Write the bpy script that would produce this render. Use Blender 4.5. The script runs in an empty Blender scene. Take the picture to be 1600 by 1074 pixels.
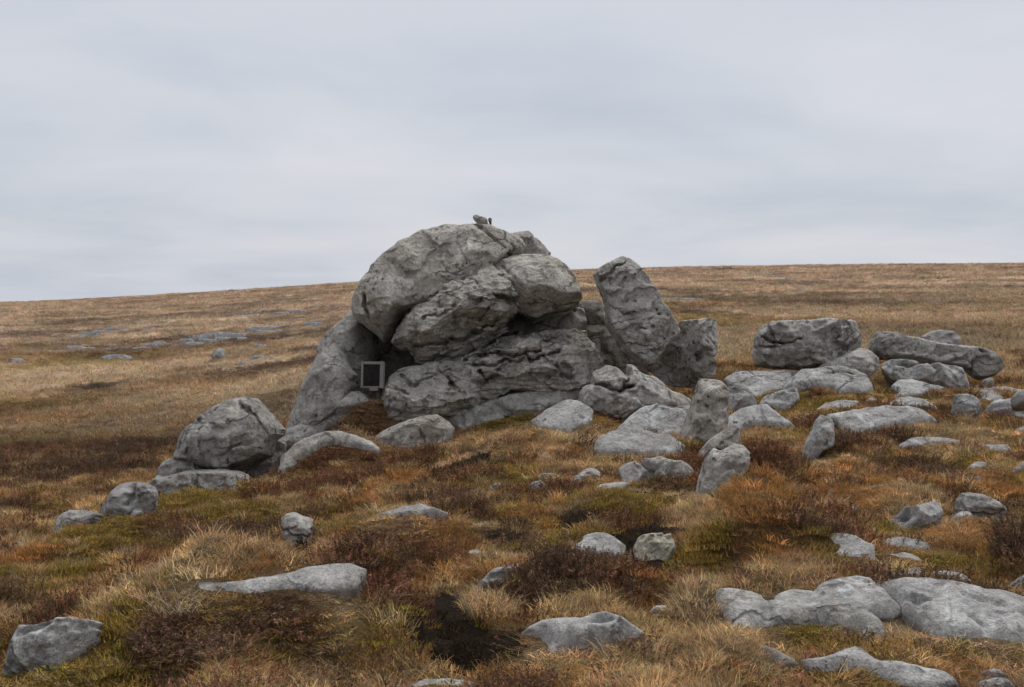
import bpy, math
import numpy as np
from mathutils import Vector, Matrix

RNG = np.random.default_rng(7)
scene = bpy.context.scene
COL = scene.collection

# ------------------------------------------------------------------ camera
FPX, CX, CY = 1885.0, 800.0, 537.0          # focal length and centre in photo pixels
PITCH = math.atan(107.0 / FPX)              # camera tips down a little over 3 degrees
EYE = 1.70
cam_d = bpy.data.cameras.new('camera')
cam = bpy.data.objects.new('camera', cam_d)
COL.objects.link(cam)
cam_d.sensor_width = 36.0
cam_d.lens = FPX / 1600.0 * 36.0
cam_d.clip_start = 0.1
cam_d.clip_end = 6000.0
cam.location = (0, 0, EYE)
cam.rotation_euler = (math.pi / 2 - PITCH, 0, 0)
scene.camera = cam

# ------------------------------------------------------------------ sky and light
SUN_EL, SUN_AZ = 62.0, 35.0                 # azimuth: degrees to the right of straight ahead
world = bpy.data.worlds.new('World')
scene.world = world
world.use_nodes = True
wt = world.node_tree
wt.nodes.clear()
def wn(t, **k):
    n = wt.nodes.new(t)
    for a, b in k.items():
        setattr(n, a, b)
    return n
w_out = wn('ShaderNodeOutputWorld')
w_bg = wn('ShaderNodeBackground')
w_sky = wn('ShaderNodeTexSky', sky_type='NISHITA', sun_disc=False, sun_elevation=math.radians(SUN_EL),
           sun_rotation=math.radians(SUN_AZ), air_density=1.0, dust_density=2.0, ozone_density=1.0)
w_tc = wn('ShaderNodeTexCoord')
w_sep = wn('ShaderNodeSeparateXYZ')
wt.links.new(w_tc.outputs['Generated'], w_sep.inputs[0])
# overcast cloud deck: direction projected on a plane overhead
w_abs = wn('ShaderNodeMath', operation='ABSOLUTE'); wt.links.new(w_sep.outputs['Z'], w_abs.inputs[0])
w_add = wn('ShaderNodeMath', operation='ADD'); w_add.inputs[1].default_value = 0.16
wt.links.new(w_abs.outputs[0], w_add.inputs[0])
w_dx = wn('ShaderNodeMath', operation='DIVIDE'); w_dy = wn('ShaderNodeMath', operation='DIVIDE')
wt.links.new(w_sep.outputs['X'], w_dx.inputs[0]); wt.links.new(w_add.outputs[0], w_dx.inputs[1])
wt.links.new(w_sep.outputs['Y'], w_dy.inputs[0]); wt.links.new(w_add.outputs[0], w_dy.inputs[1])
w_cmb = wn('ShaderNodeCombineXYZ')
wt.links.new(w_dx.outputs[0], w_cmb.inputs[0]); wt.links.new(w_dy.outputs[0], w_cmb.inputs[1])
w_cmb.inputs[2].default_value = 3.7
w_n1 = wn('ShaderNodeTexNoise'); w_n1.inputs['Scale'].default_value = 0.8
w_n1.inputs['Detail'].default_value = 7.0; w_n1.inputs['Roughness'].default_value = 0.5
w_n1.inputs['Distortion'].default_value = 0.25
wt.links.new(w_cmb.outputs[0], w_n1.inputs['Vector'])
w_rp = wn('ShaderNodeValToRGB')
cr = w_rp.color_ramp
cr.elements[0].position = 0.30; cr.elements[0].color = (0.375, 0.408, 0.465, 1)
cr.elements[1].position = 0.70; cr.elements[1].color = (0.505, 0.510, 0.542, 1)
e = cr.elements.new(0.5); e.color = (0.452, 0.470, 0.515, 1)
wt.links.new(w_n1.outputs['Fac'], w_rp.inputs[0])
w_ms = wn('ShaderNodeMix', data_type='RGBA', blend_type='MULTIPLY')
w_ms.inputs['Factor'].default_value = 1.0
wt.links.new(w_sky.outputs[0], w_ms.inputs['A']); w_ms.inputs['B'].default_value = (0.055, 0.055, 0.055, 1)
w_mx = wn('ShaderNodeMix', data_type='RGBA')
w_mx.inputs['Factor'].default_value = 0.9       # nine tenths cloud
wt.links.new(w_ms.outputs['Result'], w_mx.inputs['A']); wt.links.new(w_rp.outputs[0], w_mx.inputs['B'])
wt.links.new(w_mx.outputs['Result'], w_bg.inputs['Color'])
w_bg.inputs['Strength'].default_value = 1.0
wt.links.new(w_bg.outputs[0], w_out.inputs[0])

sun_d = bpy.data.lights.new('sun', 'SUN')
sun = bpy.data.objects.new('sun', sun_d)
COL.objects.link(sun)
sun_d.energy = 1.5
sun_d.angle = math.radians(50)
sun_d.color = (1.0, 0.97, 0.93)
_el, _az = math.radians(SUN_EL), math.radians(SUN_AZ)
_sd = Vector((math.sin(_az) * math.cos(_el), math.cos(_az) * math.cos(_el), math.sin(_el)))
sun.rotation_euler = (-_sd).to_track_quat('-Z', 'Y').to_euler()
sun.location = _sd * 60

scene.view_settings.view_transform = 'Standard'
scene.view_settings.look = 'None'
scene.view_settings.exposure = 0.55
scene.view_settings.gamma = 1.0
scene.view_settings.use_curve_mapping = False
scene.render.engine = 'CYCLES'
scene.cycles.max_bounces = 4
scene.cycles.diffuse_bounces = 2
scene.cycles.use_adaptive_sampling = True
scene.cycles.adaptive_threshold = 0.03
scene.cycles.transparent_max_bounces = 4

# ------------------------------------------------------------------ noise
_perm = np.random.default_rng(11).permutation(1024)
_perm = np.concatenate([_perm, _perm, _perm])
_grad = np.random.default_rng(12).normal(size=(1024, 3))
_grad /= np.linalg.norm(_grad, axis=1)[:, None]
def gnoise(p):
    p = np.asarray(p, dtype=np.float64)
    i = np.floor(p).astype(np.int64)
    f = p - i
    i &= 1023
    w = f * f * f * (f * (f * 6 - 15) + 10)
    out = np.zeros(len(p))
    for dx in (0, 1):
        wx = w[:, 0] if dx else 1 - w[:, 0]
        a = _perm[(i[:, 0] + dx) & 1023]
        for dy in (0, 1):
            wy = w[:, 1] if dy else 1 - w[:, 1]
            b = _perm[a + ((i[:, 1] + dy) & 1023)]
            for dz in (0, 1):
                wz = w[:, 2] if dz else 1 - w[:, 2]
                g = _grad[_perm[b + ((i[:, 2] + dz) & 1023)]]
                out += wx * wy * wz * (g[:, 0] * (f[:, 0] - dx) + g[:, 1] * (f[:, 1] - dy) + g[:, 2] * (f[:, 2] - dz))
    return out * 1.5
def fbm(p, octaves=4, rough=0.5):
    p = np.asarray(p, dtype=np.float64)
    out = np.zeros(len(p)); amp = 1.0
    for k in range(octaves):
        out += amp * gnoise(p * 2.0 ** k + 17.3 * k)
        amp *= rough
    return out
_ang = np.random.default_rng(13).uniform(0, 2 * math.pi, 1024)
_g2x, _g2y = np.cos(_ang), np.sin(_ang)
def gnoise2(x, y):
    fx, fy = np.floor(x), np.floor(y)
    i = fx.astype(np.int64) & 1023; j = fy.astype(np.int64) & 1023
    x = x - fx; y = y - fy
    u = x * x * x * (x * (x * 6 - 15) + 10); v = y * y * y * (y * (y * 6 - 15) + 10)
    a, b = _perm[i], _perm[(i + 1) & 1023]
    j1 = (j + 1) & 1023
    k00, k01, k10, k11 = _perm[a + j], _perm[a + j1], _perm[b + j], _perm[b + j1]
    n00 = _g2x[k00] * x + _g2y[k00] * y
    n10 = _g2x[k10] * (x - 1) + _g2y[k10] * y
    n01 = _g2x[k01] * x + _g2y[k01] * (y - 1)
    n11 = _g2x[k11] * (x - 1) + _g2y[k11] * (y - 1)
    r0 = n00 + u * (n10 - n00); r1 = n01 + u * (n11 - n01)
    return (r0 + v * (r1 - r0)) * 1.35
def noise2(x, y, wave, seed=0.0, octaves=3, rough=0.5):
    x = np.asarray(x, float) / wave + seed * 31.73; y = np.asarray(y, float) / wave - seed * 17.31
    out = 0.0; amp = 1.0
    for k in range(octaves):
        out = out + amp * gnoise2(x * 2.0 ** k + 17.3 * k, y * 2.0 ** k + 9.1 * k)
        amp *= rough
    return out
def sstep(a, b, x):
    t = np.clip((x - a) / (b - a), 0, 1)
    return t * t * (3 - 2 * t)

# ------------------------------------------------------------------ the lie of the land
# height below eye level along bearings (columns) and distances (rows)
LD = np.log(np.array([1.2, 2.5, 5, 8, 12, 16, 20, 28, 40, 70, 120, 250, 500, 900, 1500, 3200., 7000.]))
UC = np.array([-1600, -800, -400, 0, 400, 800, 1200, 1600, 2000, 2400, 3200.])
UC = (UC - 800) / FPX
def _c(v): return [-1.70, -1.70] + v + [v[-1] * 2.6]
_c0 = _c([-1.71, -2.12, -2.67, -3.22, -3.71, -4.3, -4.88, -5.57, -6.9, -9.5, -14.3, -21., -42., -130.])
_c4 = _c([-1.71, -1.99, -2.50, -2.88, -3.29, -3.86, -4.24, -4.83, -5.73, -6.9, -8.5, -11.4, -30., -120.])
_c8 = _c([-1.71, -1.82, -2.0, -2.2, -2.33, -2.38, -2.33, -2.2, -2.4, -2.4, -1.6, 0.9, -12., -95.])
_c12 = _c([-1.71, -1.78, -1.91, -1.99, -2.02, -2.08, -2.1, -2.15, -2.04, -1.46, 0.8, 5.7, -4., -80.])
_c16 = _c([-1.71, -1.78, -1.91, -1.95, -1.96, -2.0, -2.0, -2.04, -1.9, -1.06, 2.1, 7.4, 0., -75.])
_cL = [a - 0.05 * max(0, i - 1) for i, a in enumerate(_c0)]
TAB = np.array([_c0, _cL, _cL, _c0, _c4, _c8, _c12, _c16, _c16, _c16, _c16])
def _cat(t):
    return (-0.5 * t + t * t - 0.5 * t ** 3, 1 - 2.5 * t * t + 1.5 * t ** 3,
            0.5 * t + 2 * t * t - 1.5 * t ** 3, -0.5 * t * t + 0.5 * t ** 3)
def base_z(x, y):
    x = np.asarray(x, float); y = np.asarray(y, float)
    th = np.arctan2(x, y); lim = math.radians(50)
    tc = np.clip(th, -lim, lim)
    d = np.clip(np.hypot(x, y) * np.cos(tc), 1.25, 3100)
    over = np.maximum(np.abs(th) - lim, 0) / (math.pi - lim)
    u = np.tan(tc) * (1 - over)
    ci = np.clip(np.searchsorted(UC, u) - 1, 1, len(UC) - 3)
    ct = np.clip((u - UC[ci]) / (UC[ci + 1] - UC[ci]), 0, 1)
    l = np.log(d)
    ri = np.clip(np.searchsorted(LD, l) - 1, 1, len(LD) - 3)
    rt = np.clip((l - LD[ri]) / (LD[ri + 1] - LD[ri]), 0, 1)
    wc, wr = _cat(ct), _cat(rt)
    z = 0
    for a in range(4):
        for b in range(4):
            z = z + wc[a] * wr[b] * TAB[ci + a - 1, ri + b - 1]
    return z + EYE
MOUNDS = []      # (x, y, rx, ry, h, power)
def ground_z(x, y, fine=False):
    x = np.asarray(x, float); y = np.asarray(y, float)
    z = base_z(x, y)
    d = np.hypot(x, y)
    for (mx, my, rx, ry, h, pw) in MOUNDS:
        q = ((x - mx) / rx) ** 2 + ((y - my) / ry) ** 2
        z = z + h * np.exp(-np.minimum(q, 30) ** pw)
    amp = np.clip(d / 10, 0.5, 1.2)
    z = z + 0.045 * amp * noise2(x, y, 1.1, 1.0, 2)
    far = sstep(25, 70, d)
    z = z + far * (0.24 * noise2(x, y, 6.0, 2.0, 2) + 0.6 * sstep(80, 300, d) * noise2(x, y, 34.0, 3.0, 2))
    if fine:
        z = z + 0.03 * noise2(x, y, 0.28, 4.0, 2) * (1 - 0.3 * far)
    return z
def ray(px, py):
    a, b = (px - CX) / FPX, (CY - py) / FPX
    cp, sp = math.cos(PITCH), math.sin(PITCH)
    return np.array([a, cp + b * sp, -sp + b * cp])
_MD = np.exp(np.linspace(math.log(2.5), math.log(1400), 900))
def hit(px, py):
    """where the line of sight through a photo pixel meets the ground"""
    r = ray(px, py); r = r / r[1]
    x = r[0] * _MD; z = EYE + r[2] * _MD
    g = ground_z(x, _MD)
    under = np.nonzero(z < g)[0]
    k = under[0] if len(under) else len(_MD) - 1
    if k == 0: return np.array([x[0], _MD[0], g[0]])
    a0, a1 = z[k - 1] - g[k - 1], z[k] - g[k]
    t = a0 / max(a0 - a1, 1e-9)
    D = _MD[k - 1] + t * (_MD[k] - _MD[k - 1])
    X = r[0] * D
    return np.array([X, D, float(ground_z([X], [D])[0])])
def ellipse(px, py, rx, ry):
    c = hit(px, py)
    n, f_ = hit(px, py + ry), hit(px, py - ry)
    return c[0], c[1], rx * c[1] / FPX, max(0.12, 0.5 * (f_[1] - n[1]))
def mound(px, py, rx, ry, h, pw=1.0, ext=1.0):
    x, y, a, b = ellipse(px, py, rx, ry)
    return (x, y, a, min(max(b, 0.35 * a), 1.6 * a) * ext, h, pw)
# terrace that carries the outcrop, then hummocks and peat hollows
MOUNDS.append((-0.3, 19.3, 2.3, 1.1, 0.50, 1.6))
MOUNDS.append((-2.6, 16.9, 0.8, 0.7, 0.30, 1.0))
MOUNDS.append((-2.0, 18.0, 0.75, 0.55, 0.72, 1.5))
_ml = [(535, 735, 70, 22, 0.22), (250, 850, 150, 34, 0.22), (420, 815, 60, 22, 0.12),
       (330, 1010, 190, 55, 0.24), (590, 985, 62, 45, 0.16), (880, 928, 85, 20, 0.09), (600, 868, 120, 24, 0.15),
       (1200, 860, 95, 32, 0.26), (1195, 760, 55, 18, 0.16), (1090, 975, 35, 30, 0.10), (500, 940, 50, 20, 0.10),
       (1590, 900, 30, 25, 0.18), (700, 775, 90, 18, 0.10), (820, 700, 60, 12, 0.10), (1040, 760, 60, 12, 0.10),
       (1350, 725, 60, 14, 0.10), (760, 1000, 40, 30, 0.06), (1150, 1040, 60, 30, 0.08)]
_pl = [(695, 990, 46, 34, -0.24), (998, 906, 40, 20, -0.22), (474, 868, 30, 16, -0.20), (720, 1055, 45, 12, -0.12), (735, 742, 50, 8, -0.10),
       (660, 1045, 30, 10, -0.08), (900, 822, 50, 12, -0.06), (780, 862, 60, 8, -0.05), (1020, 850, 30, 10, -0.08)]
_ml = [(a, b, c, d, h * 1.65) for a, b, c, d, h in _ml]
_new = [mound(*m) for m in _ml] + [mound(*m, 1.8) for m in _pl]
MOUNDS.extend(_new)
# ------------------------------------------------------------------ materials
def nodes(name):
    m = bpy.data.materials.new(name); m.use_nodes = True
    nt = m.node_tree; nt.nodes.clear()
    out = nt.nodes.new('ShaderNodeOutputMaterial')
    def N(t, **k):
        n = nt.nodes.new(t)
        for a, b in k.items():
            if a in n.inputs: n.inputs[a].default_value = b
            else: setattr(n, a, b)
        return n
    def L(a, b): nt.links.new(a, b)
    return m, nt, out, N, L
def mixc(N, L, fac, a, b, mode='MIX'):
    n = N('ShaderNodeMix', data_type='RGBA', blend_type=mode)
    for k, v in (('Factor', fac), ('A', a), ('B', b)):
        if isinstance(v, (int, float)): n.inputs[k].default_value = v
        elif isinstance(v, tuple): n.inputs[k].default_value = v
        else: L(v, n.inputs[k])
    return n.outputs['Result']
def ramp(N, L, src, p0, p1, c0=(0, 0, 0, 1), c1=(1, 1, 1, 1)):
    r = N('ShaderNodeValToRGB')
    r.color_ramp.elements[0].position = p0; r.color_ramp.elements[0].color = c0
    r.color_ramp.elements[1].position = p1; r.color_ramp.elements[1].color = c1
    L(src, r.inputs[0])
    return r.outputs[0]
def rock_material(name, smooth):
    m, nt, out, N, L = nodes(name)
    tc = N('ShaderNodeTexCoord'); oi = N('ShaderNodeObjectInfo')
    sc = N('ShaderNodeMath', operation='MULTIPLY'); L(oi.outputs['Random'], sc.inputs[0]); sc.inputs[1].default_value = 57.0
    va = N('ShaderNodeVectorMath', operation='ADD'); L(tc.outputs['Object'], va.inputs[0]); L(sc.outputs[0], va.inputs[1])
    V = va.outputs[0]
    def noise(s, d=4.0, r=0.55, dist=0.0):
        n = N('ShaderNodeTexNoise', Scale=s, Detail=d, Roughness=r, Distortion=dist); L(V, n.inputs['Vector']); return n.outputs['Fac']
    big, mid, fine, grain = noise(1.3, 3), noise(5.5, 5, 0.6, 0.3), noise(22, 4, 0.65), noise(95, 2, 0.7)
    col = mixc(N, L, ramp(N, L, big, 0.35, 0.65), (0.37, 0.345, 0.310, 1), (0.47, 0.447, 0.412, 1))
    # dark crusty lichen and weather stains, broken up
    mt = N('ShaderNodeMath', operation='MULTIPLY_ADD'); L(fine, mt.inputs[0]); mt.inputs[1].default_value = 0.65; L(mid, mt.inputs[2])
    col = mixc(N, L, ramp(N, L, mt.outputs[0], 0.96 if smooth else 0.88, 1.12 if smooth else 1.05), col, (0.20, 0.183, 0.16, 1))
    pale = N('ShaderNodeMath', operation='MULTIPLY_ADD'); L(noise(31, 3, 0.6), pale.inputs[0]); pale.inputs[1].default_value = 0.6; L(noise(3.1, 3, 0.6), pale.inputs[2])
    col = mixc(N, L, ramp(N, L, pale.outputs[0], 0.86, 1.02), col, (0.56, 0.545, 0.50, 1))
    # faint ochre / green algae tint
    tint = ramp(N, L, noise(0.9, 4, 0.6, 0.5), 0.55, 0.72)
    tm = N('ShaderNodeMath', operation='MULTIPLY'); L(tint, tm.inputs[0]); tm.inputs[1].default_value = 0.45
    col = mixc(N, L, tm.outputs[0], col, (0.27, 0.25, 0.175, 1))
    col = mixc(N, L, 0.75, col, ramp(N, L, fine, 0.30, 0.70, (0.55, 0.55, 0.55, 1), (1.25, 1.25, 1.25, 1)), 'MULTIPLY')
    col = mixc(N, L, 0.85 if smooth else 0.8, col, ramp(N, L, grain, 0.25, 0.75, (0.55, 0.55, 0.55, 1), (1.35, 1.35, 1.35, 1)), 'MULTIPLY')
    # pits: scattered dark hollows
    vo = N('ShaderNodeTexVoronoi', Scale=9.0, Randomness=1.0); 
    wv = N('ShaderNodeVectorMath', operation='MULTIPLY_ADD'); 
    nz = N('ShaderNodeTexNoise', Scale=14.0, Detail=2.0); L(V, nz.inputs['Vector'])
    L(nz.outputs['Color'], wv.inputs[0]); wv.inputs[1].default_value = (0.12, 0.12, 0.12); L(V, wv.inputs[2])
    L(wv.outputs[0], vo.inputs['Vector'])
    sp = N('ShaderNodeSeparateColor'); L(vo.outputs['Color'], sp.inputs[0])
    sel = ramp(N, L, sp.outputs[0], 0.66, 0.70)
    pm = N('ShaderNodeMath', operation='MULTIPLY'); L(sel, pm.inputs[0])
    L(ramp(N, L, vo.outputs['Distance'], 0.16, 0.30, (1, 1, 1, 1), (0, 0, 0, 1)), pm.inputs[1])
    pk = N('ShaderNodeMath', operation='MULTIPLY'); L(pm.outputs[0], pk.inputs[0])
    L(ramp(N, L, noise(1.7, 2), 0.45, 0.6), pk.inputs[1])
    pit = pk.outputs[0]
    col = mixc(N, L, pit, col, (0.09, 0.085, 0.08, 1))
    # hairline joints
    mp = N('ShaderNodeMapping'); mp.inputs['Rotation'].default_value = (0.25, 0.35, 0.2); mp.inputs['Scale'].default_value = (0.75, 0.75, 2.1) if not smooth else (.8, 1.3, .8)
    wd_ = N('ShaderNodeVectorMath', operation='MULTIPLY_ADD'); nd = N('ShaderNodeTexNoise', Scale=3.0, Detail=4.0, Roughness=.6); L(V, nd.inputs['Vector'])
    L(nd.outputs['Color'], wd_.inputs[0]); wd_.inputs[1].default_value = (.35, .35, .35); L(V, wd_.inputs[2]); L(wd_.outputs[0], mp.inputs['Vector'])
    v3 = N('ShaderNodeTexVoronoi', feature='DISTANCE_TO_EDGE', Scale=1.25); L(mp.outputs[0], v3.inputs['Vector'])
    jm = N('ShaderNodeMath', operation='MULTIPLY'); L(ramp(N, L, v3.outputs['Distance'], .008, .030, (1, 1, 1, 1), (0, 0, 0, 1)), jm.inputs[0]); L(ramp(N, L, noise(1.1, 3), .46, .60), jm.inputs[1])
    joint = jm.outputs[0]
    jc = N('ShaderNodeMath', operation='MULTIPLY'); L(joint, jc.inputs[0]); jc.inputs[1].default_value = .75
    col = mixc(N, L, jc.outputs[0], col, (0.075, 0.068, 0.06, 1))
    # rain streaks and broad weathering
    ms = N('ShaderNodeMapping'); ms.inputs['Scale'].default_value = (5.5, 5.5, .7); L(V, ms.inputs['Vector'])
    ns = N('ShaderNodeTexNoise', Scale=1.0, Detail=4.0, Roughness=.6); L(ms.outputs[0], ns.inputs['Vector'])
    col = mixc(N, L, .55, col, ramp(N, L, ns.outputs['Fac'], .38, .62, (.62, .61, .60, 1), (1.14, 1.14, 1.13, 1)), 'MULTIPLY')
    # grey-white and blackish lichen blotches
    lw = N('ShaderNodeMath', operation='MULTIPLY_ADD'); L(noise(13, 4, .7), lw.inputs[0]); lw.inputs[1].default_value = .5; L(noise(4.3, 2, .5, .6), lw.inputs[2])
    col = mixc(N, L, ramp(N, L, lw.outputs[0], .92, .97, (0, 0, 0, 1), (.75, .75, .75, 1)), col, (.56, .555, .52, 1))
    lb = N('ShaderNodeMath', operation='MULTIPLY_ADD'); L(noise(17, 4, .7), lb.inputs[0]); lb.inputs[1].default_value = .55; L(noise(2.7, 2, .5, .8), lb.inputs[2])
    col = mixc(N, L, ramp(N, L, lb.outputs[0], .90, .96, (0, 0, 0, 1), (.6, .6, .6, 1)), col, (.13, .12, .105, 1))
    # white crustose lichen spots
    v2 = N('ShaderNodeTexVoronoi', Scale=5.0); L(wv.outputs[0], v2.inputs['Vector'])
    s2 = N('ShaderNodeSeparateColor'); L(v2.outputs['Color'], s2.inputs[0])
    wm = N('ShaderNodeMath', operation='MULTIPLY'); L(ramp(N, L, s2.outputs[1], 0.80, 0.82), wm.inputs[0])
    L(ramp(N, L, v2.outputs['Distance'], 0.10, 0.2, (1, 1, 1, 1), (0, 0, 0, 1)), wm.inputs[1])
    wk = N('ShaderNodeMath', operation='MULTIPLY'); L(wm.outputs[0], wk.inputs[0]); wk.inputs[1].default_value = 0.55
    col = mixc(N, L, wk.outputs[0], col, (0.52, 0.52, 0.49, 1))
    col = mixc(N, L, 1.0, col, oi.outputs['Color'], 'MULTIPLY')
    # relief
    h = N('ShaderNodeMath', operation='MULTIPLY_ADD'); L(fine, h.inputs[0]); h.inputs[1].default_value = 0.45; L(mid, h.inputs[2])
    h2 = N('ShaderNodeMath', operation='MULTIPLY_ADD'); L(grain, h2.inputs[0]); h2.inputs[1].default_value = 0.14; L(h.outputs[0], h2.inputs[2])
    h4 = N('ShaderNodeMath', operation='MULTIPLY_ADD'); L(pit, h4.inputs[0]); h4.inputs[1].default_value = -0.5; L(h2.outputs[0], h4.inputs[2])
    h3 = N('ShaderNodeMath', operation='MULTIPLY_ADD'); L(joint, h3.inputs[0]); h3.inputs[1].default_value = -.6; L(h4.outputs[0], h3.inputs[2])
    bp = N('ShaderNodeBump', Strength=0.85 if smooth else 0.85, Distance=0.04 if smooth else 0.06); L(h3.outputs[0], bp.inputs['Height'])
    bs = N('ShaderNodeBsdfPrincipled', Roughness=0.92); bs.inputs['Specular IOR Level'].default_value = 0.25
    L(col, bs.inputs['Base Color']); L(bp.outputs[0], bs.inputs['Normal']); L(bs.outputs[0], out.inputs[0])
    return m
ROCK = rock_material('gritstone', False); PAVE = rock_material('smooth_gritstone', True)

# ------------------------------------------------------------------ rocks
CROPS = {'p': (0, 0, 1.0), 'c1': (430, 320, 2.9025), 'c2': (780, 340, 2.9825), 'c3': (1120, 470, 3.3333), 'c4': (60, 590, 3.2),
         'c5': (0, 800, 2.857), 'c6': (520, 640, 2.857), 'c7': (540, 820, 2.7586), 'c8': (1060, 700, 2.872),
         'd1': (540, 540, 13.42), 'd2': (700, 320, 8.889), 'd3': (0, 420, 2.983), 'd5': (820, 640, 4.444), 'd6': (1280, 720, 5.0),
         'e1': (580, 480, 4.0), 'e2': (0, 480, 3.2)}
def to_px(crop, pts):
    ox, oy, s = CROPS[crop]
    return [(ox + p[0] / s, oy + p[1] / s) + tuple(p[2:]) for p in pts]
def smax(a, b, k):
    h = np.maximum(k - np.abs(a - b), 0) / k
    return np.maximum(a, b) + h * h * k * 0.25
def poly_sdf(P, U, V):
    sh = U.shape; x = U.ravel(); y = V.ravel()
    d = np.full(x.shape, 1e9); inside = np.zeros(x.shape, bool)
    n = len(P)
    for i in range(n):
        ax, ay = P[i]; bx, by = P[(i + 1) % n]
        ex, ey = bx - ax, by - ay
        t = np.clip(((x - ax) * ex + (y - ay) * ey) / (ex * ex + ey * ey + 1e-12), 0, 1)
        d = np.minimum(d, (x - ax - t * ex) ** 2 + (y - ay - t * ey) ** 2)
        c = (ay > y) != (by > y)
        if c.any():
            xi = ax + (y - ay) / (by - ay if by != ay else 1e-9) * ex
            inside ^= c & (x < xi)
    d = np.sqrt(d)
    return np.where(inside, -d, d).reshape(sh)
def line_dist(P, U, V):
    d = np.full(U.shape, 1e9)
    for i in range(len(P) - 1):
        ax, ay = P[i]; bx, by = P[i + 1]
        ex, ey = bx - ax, by - ay
        t = np.clip(((U - ax) * ex + (V - ay) * ey) / (ex * ex + ey * ey + 1e-12), 0, 1)
        d = np.minimum(d, np.hypot(U - ax - t * ex, V - ay - t * ey))
    return d
def rbf(C, U, V):
    C = np.array(C, float); n = len(C)
    r = np.hypot(C[:, None, 0] - C[None, :, 0], C[:, None, 1] - C[None, :, 1])
    A = np.ones((n + 1, n + 1)); A[:n, :n] = r; A[n, n] = 0
    w = np.linalg.solve(A, np.append(C[:, 2], 0))
    out = np.full(U.shape, w[n])
    for i in range(n):
        out = out + w[i] * np.sqrt((U - C[i, 0]) ** 2 + (V - C[i, 1]) ** 2 + 0.004)
    return out
def facets(C, Q, U, V, soft):
    """front relief as flat facets between the control depths, eased by a little of the smooth surface"""
    from mathutils.geometry import delaunay_2d_cdt
    sm = rbf(C, U, V)
    rim = Q
    rz = rbf(C, rim[:, 0], rim[:, 1])
    P = np.concatenate([np.array(C, float), np.column_stack([rim, rz])])
    vo, _, tri, ov, _, _ = delaunay_2d_cdt([Vector((a, b)) for a, b in P[:, :2]], [], [], 0, 1e-4)
    zz = [np.mean([P[k, 2] for k in o]) if len(o) else 0.2 for o in ov]
    out = np.full(U.shape, np.nan)
    for t in tri:
        if len(t) != 3: continue
        (x0, y0), (x1, y1), (x2, y2) = [tuple(vo[k]) for k in t]
        den = (y1 - y2) * (x0 - x2) + (x2 - x1) * (y0 - y2)
        if abs(den) < 1e-9: continue
        a = ((y1 - y2) * (U - x2) + (x2 - x1) * (V - y2)) / den
        b = ((y2 - y0) * (U - x2) + (x0 - x2) * (V - y2)) / den
        c = 1 - a - b
        m = (a >= -1e-6) & (b >= -1e-6) & (c >= -1e-6)
        out[m] = (a * zz[t[0]] + b * zz[t[1]] + c * zz[t[2]])[m]
    out = np.where(np.isnan(out), sm, out)
    return (1 - soft) * out + soft * sm
def surface_nets(val, org, h):
    s = val < 0
    nx, ny, nz = val.shape
    cnt = np.zeros((nx - 1, ny - 1, nz - 1), np.int8)
    for a in (0, 1):
        for b in (0, 1):
            for c in (0, 1):
                cnt += s[a:nx - 1 + a, b:ny - 1 + b, c:nz - 1 + c]
    act = (cnt > 0) & (cnt < 8)
    ci = np.argwhere(act)
    idx = np.full(act.shape, -1, np.int64); idx[act] = np.arange(len(ci))
    acc = np.zeros((len(ci), 3)); num = np.zeros(len(ci))
    cor = [(a, b, c) for a in (0, 1) for b in (0, 1) for c in (0, 1)]
    cv = [val[ci[:, 0] + a, ci[:, 1] + b, ci[:, 2] + c] for a, b, c in cor]
    for i in range(8):
        for j in range(i + 1, 8):
            df = np.array(cor[j]) - np.array(cor[i])
            if np.abs(df).sum() != 1: continue
            x = (cv[i] < 0) != (cv[j] < 0)
            t = np.where(x, cv[i] / np.where(x, cv[i] - cv[j], 1), 0)
            acc += np.where(x[:, None], np.array(cor[i]) + t[:, None] * df, 0); num += x
    v = org + (ci + acc / num[:, None]) * h
    faces = []
    for ax in range(3):
        A = [slice(None)] * 3; B = [slice(None)] * 3
        A[ax] = slice(0, -1); B[ax] = slice(1, None)
        sa, sb = s[tuple(A)], s[tuple(B)]
        e = np.argwhere(sa != sb)
        o1, o2 = (ax + 1) % 3, (ax + 2) % 3
        e = e[(e[:, o1] > 0) & (e[:, o2] > 0) & (e[:, o1] < val.shape[o1] - 1) & (e[:, o2] < val.shape[o2] - 1)]
        flip = sb[tuple(e.T)]
        q = []
        for (a, b) in ((0, 0), (1, 0), (1, 1), (0, 1)):
            t = e.copy(); t[:, o1] -= 1 - a; t[:, o2] -= 1 - b
            q.append(idx[tuple(t.T)])
        q = np.stack(q, 1)
        q[flip] = q[flip][:, ::-1]
        faces.append(q)
    return v, np.concatenate(faces)
def mesh_from(name, v, f, mat, smooth=True):
    me = bpy.data.meshes.new(name)
    v = np.asarray(v, np.float32); f = np.asarray(f, np.int32); k = f.shape[1]
    me.vertices.add(len(v)); me.vertices.foreach_set('co', v.ravel())
    me.loops.add(f.size); me.loops.foreach_set('vertex_index', f.ravel())
    me.polygons.add(len(f)); me.polygons.foreach_set('loop_start', np.arange(0, f.size, k, dtype=np.int32))
    me.update(calc_edges=True)
    me.polygons.foreach_set('use_smooth', np.full(len(f), smooth))
    if mat: me.materials.append(mat)
    me.validate()
    return me
def vnormals(v, f):
    n = np.cross(v[f[:, 2]] - v[f[:, 0]], v[f[:, 3]] - v[f[:, 1]])
    out = np.zeros_like(v)
    for k in range(4):
        for a in range(3):
            out[:, a] += np.bincount(f[:, k], n[:, a], len(v))
    return out / (np.linalg.norm(out, axis=1)[:, None] + 1e-12)
ROCK_V = []
RIMS = []
NROCK = [0]
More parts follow.
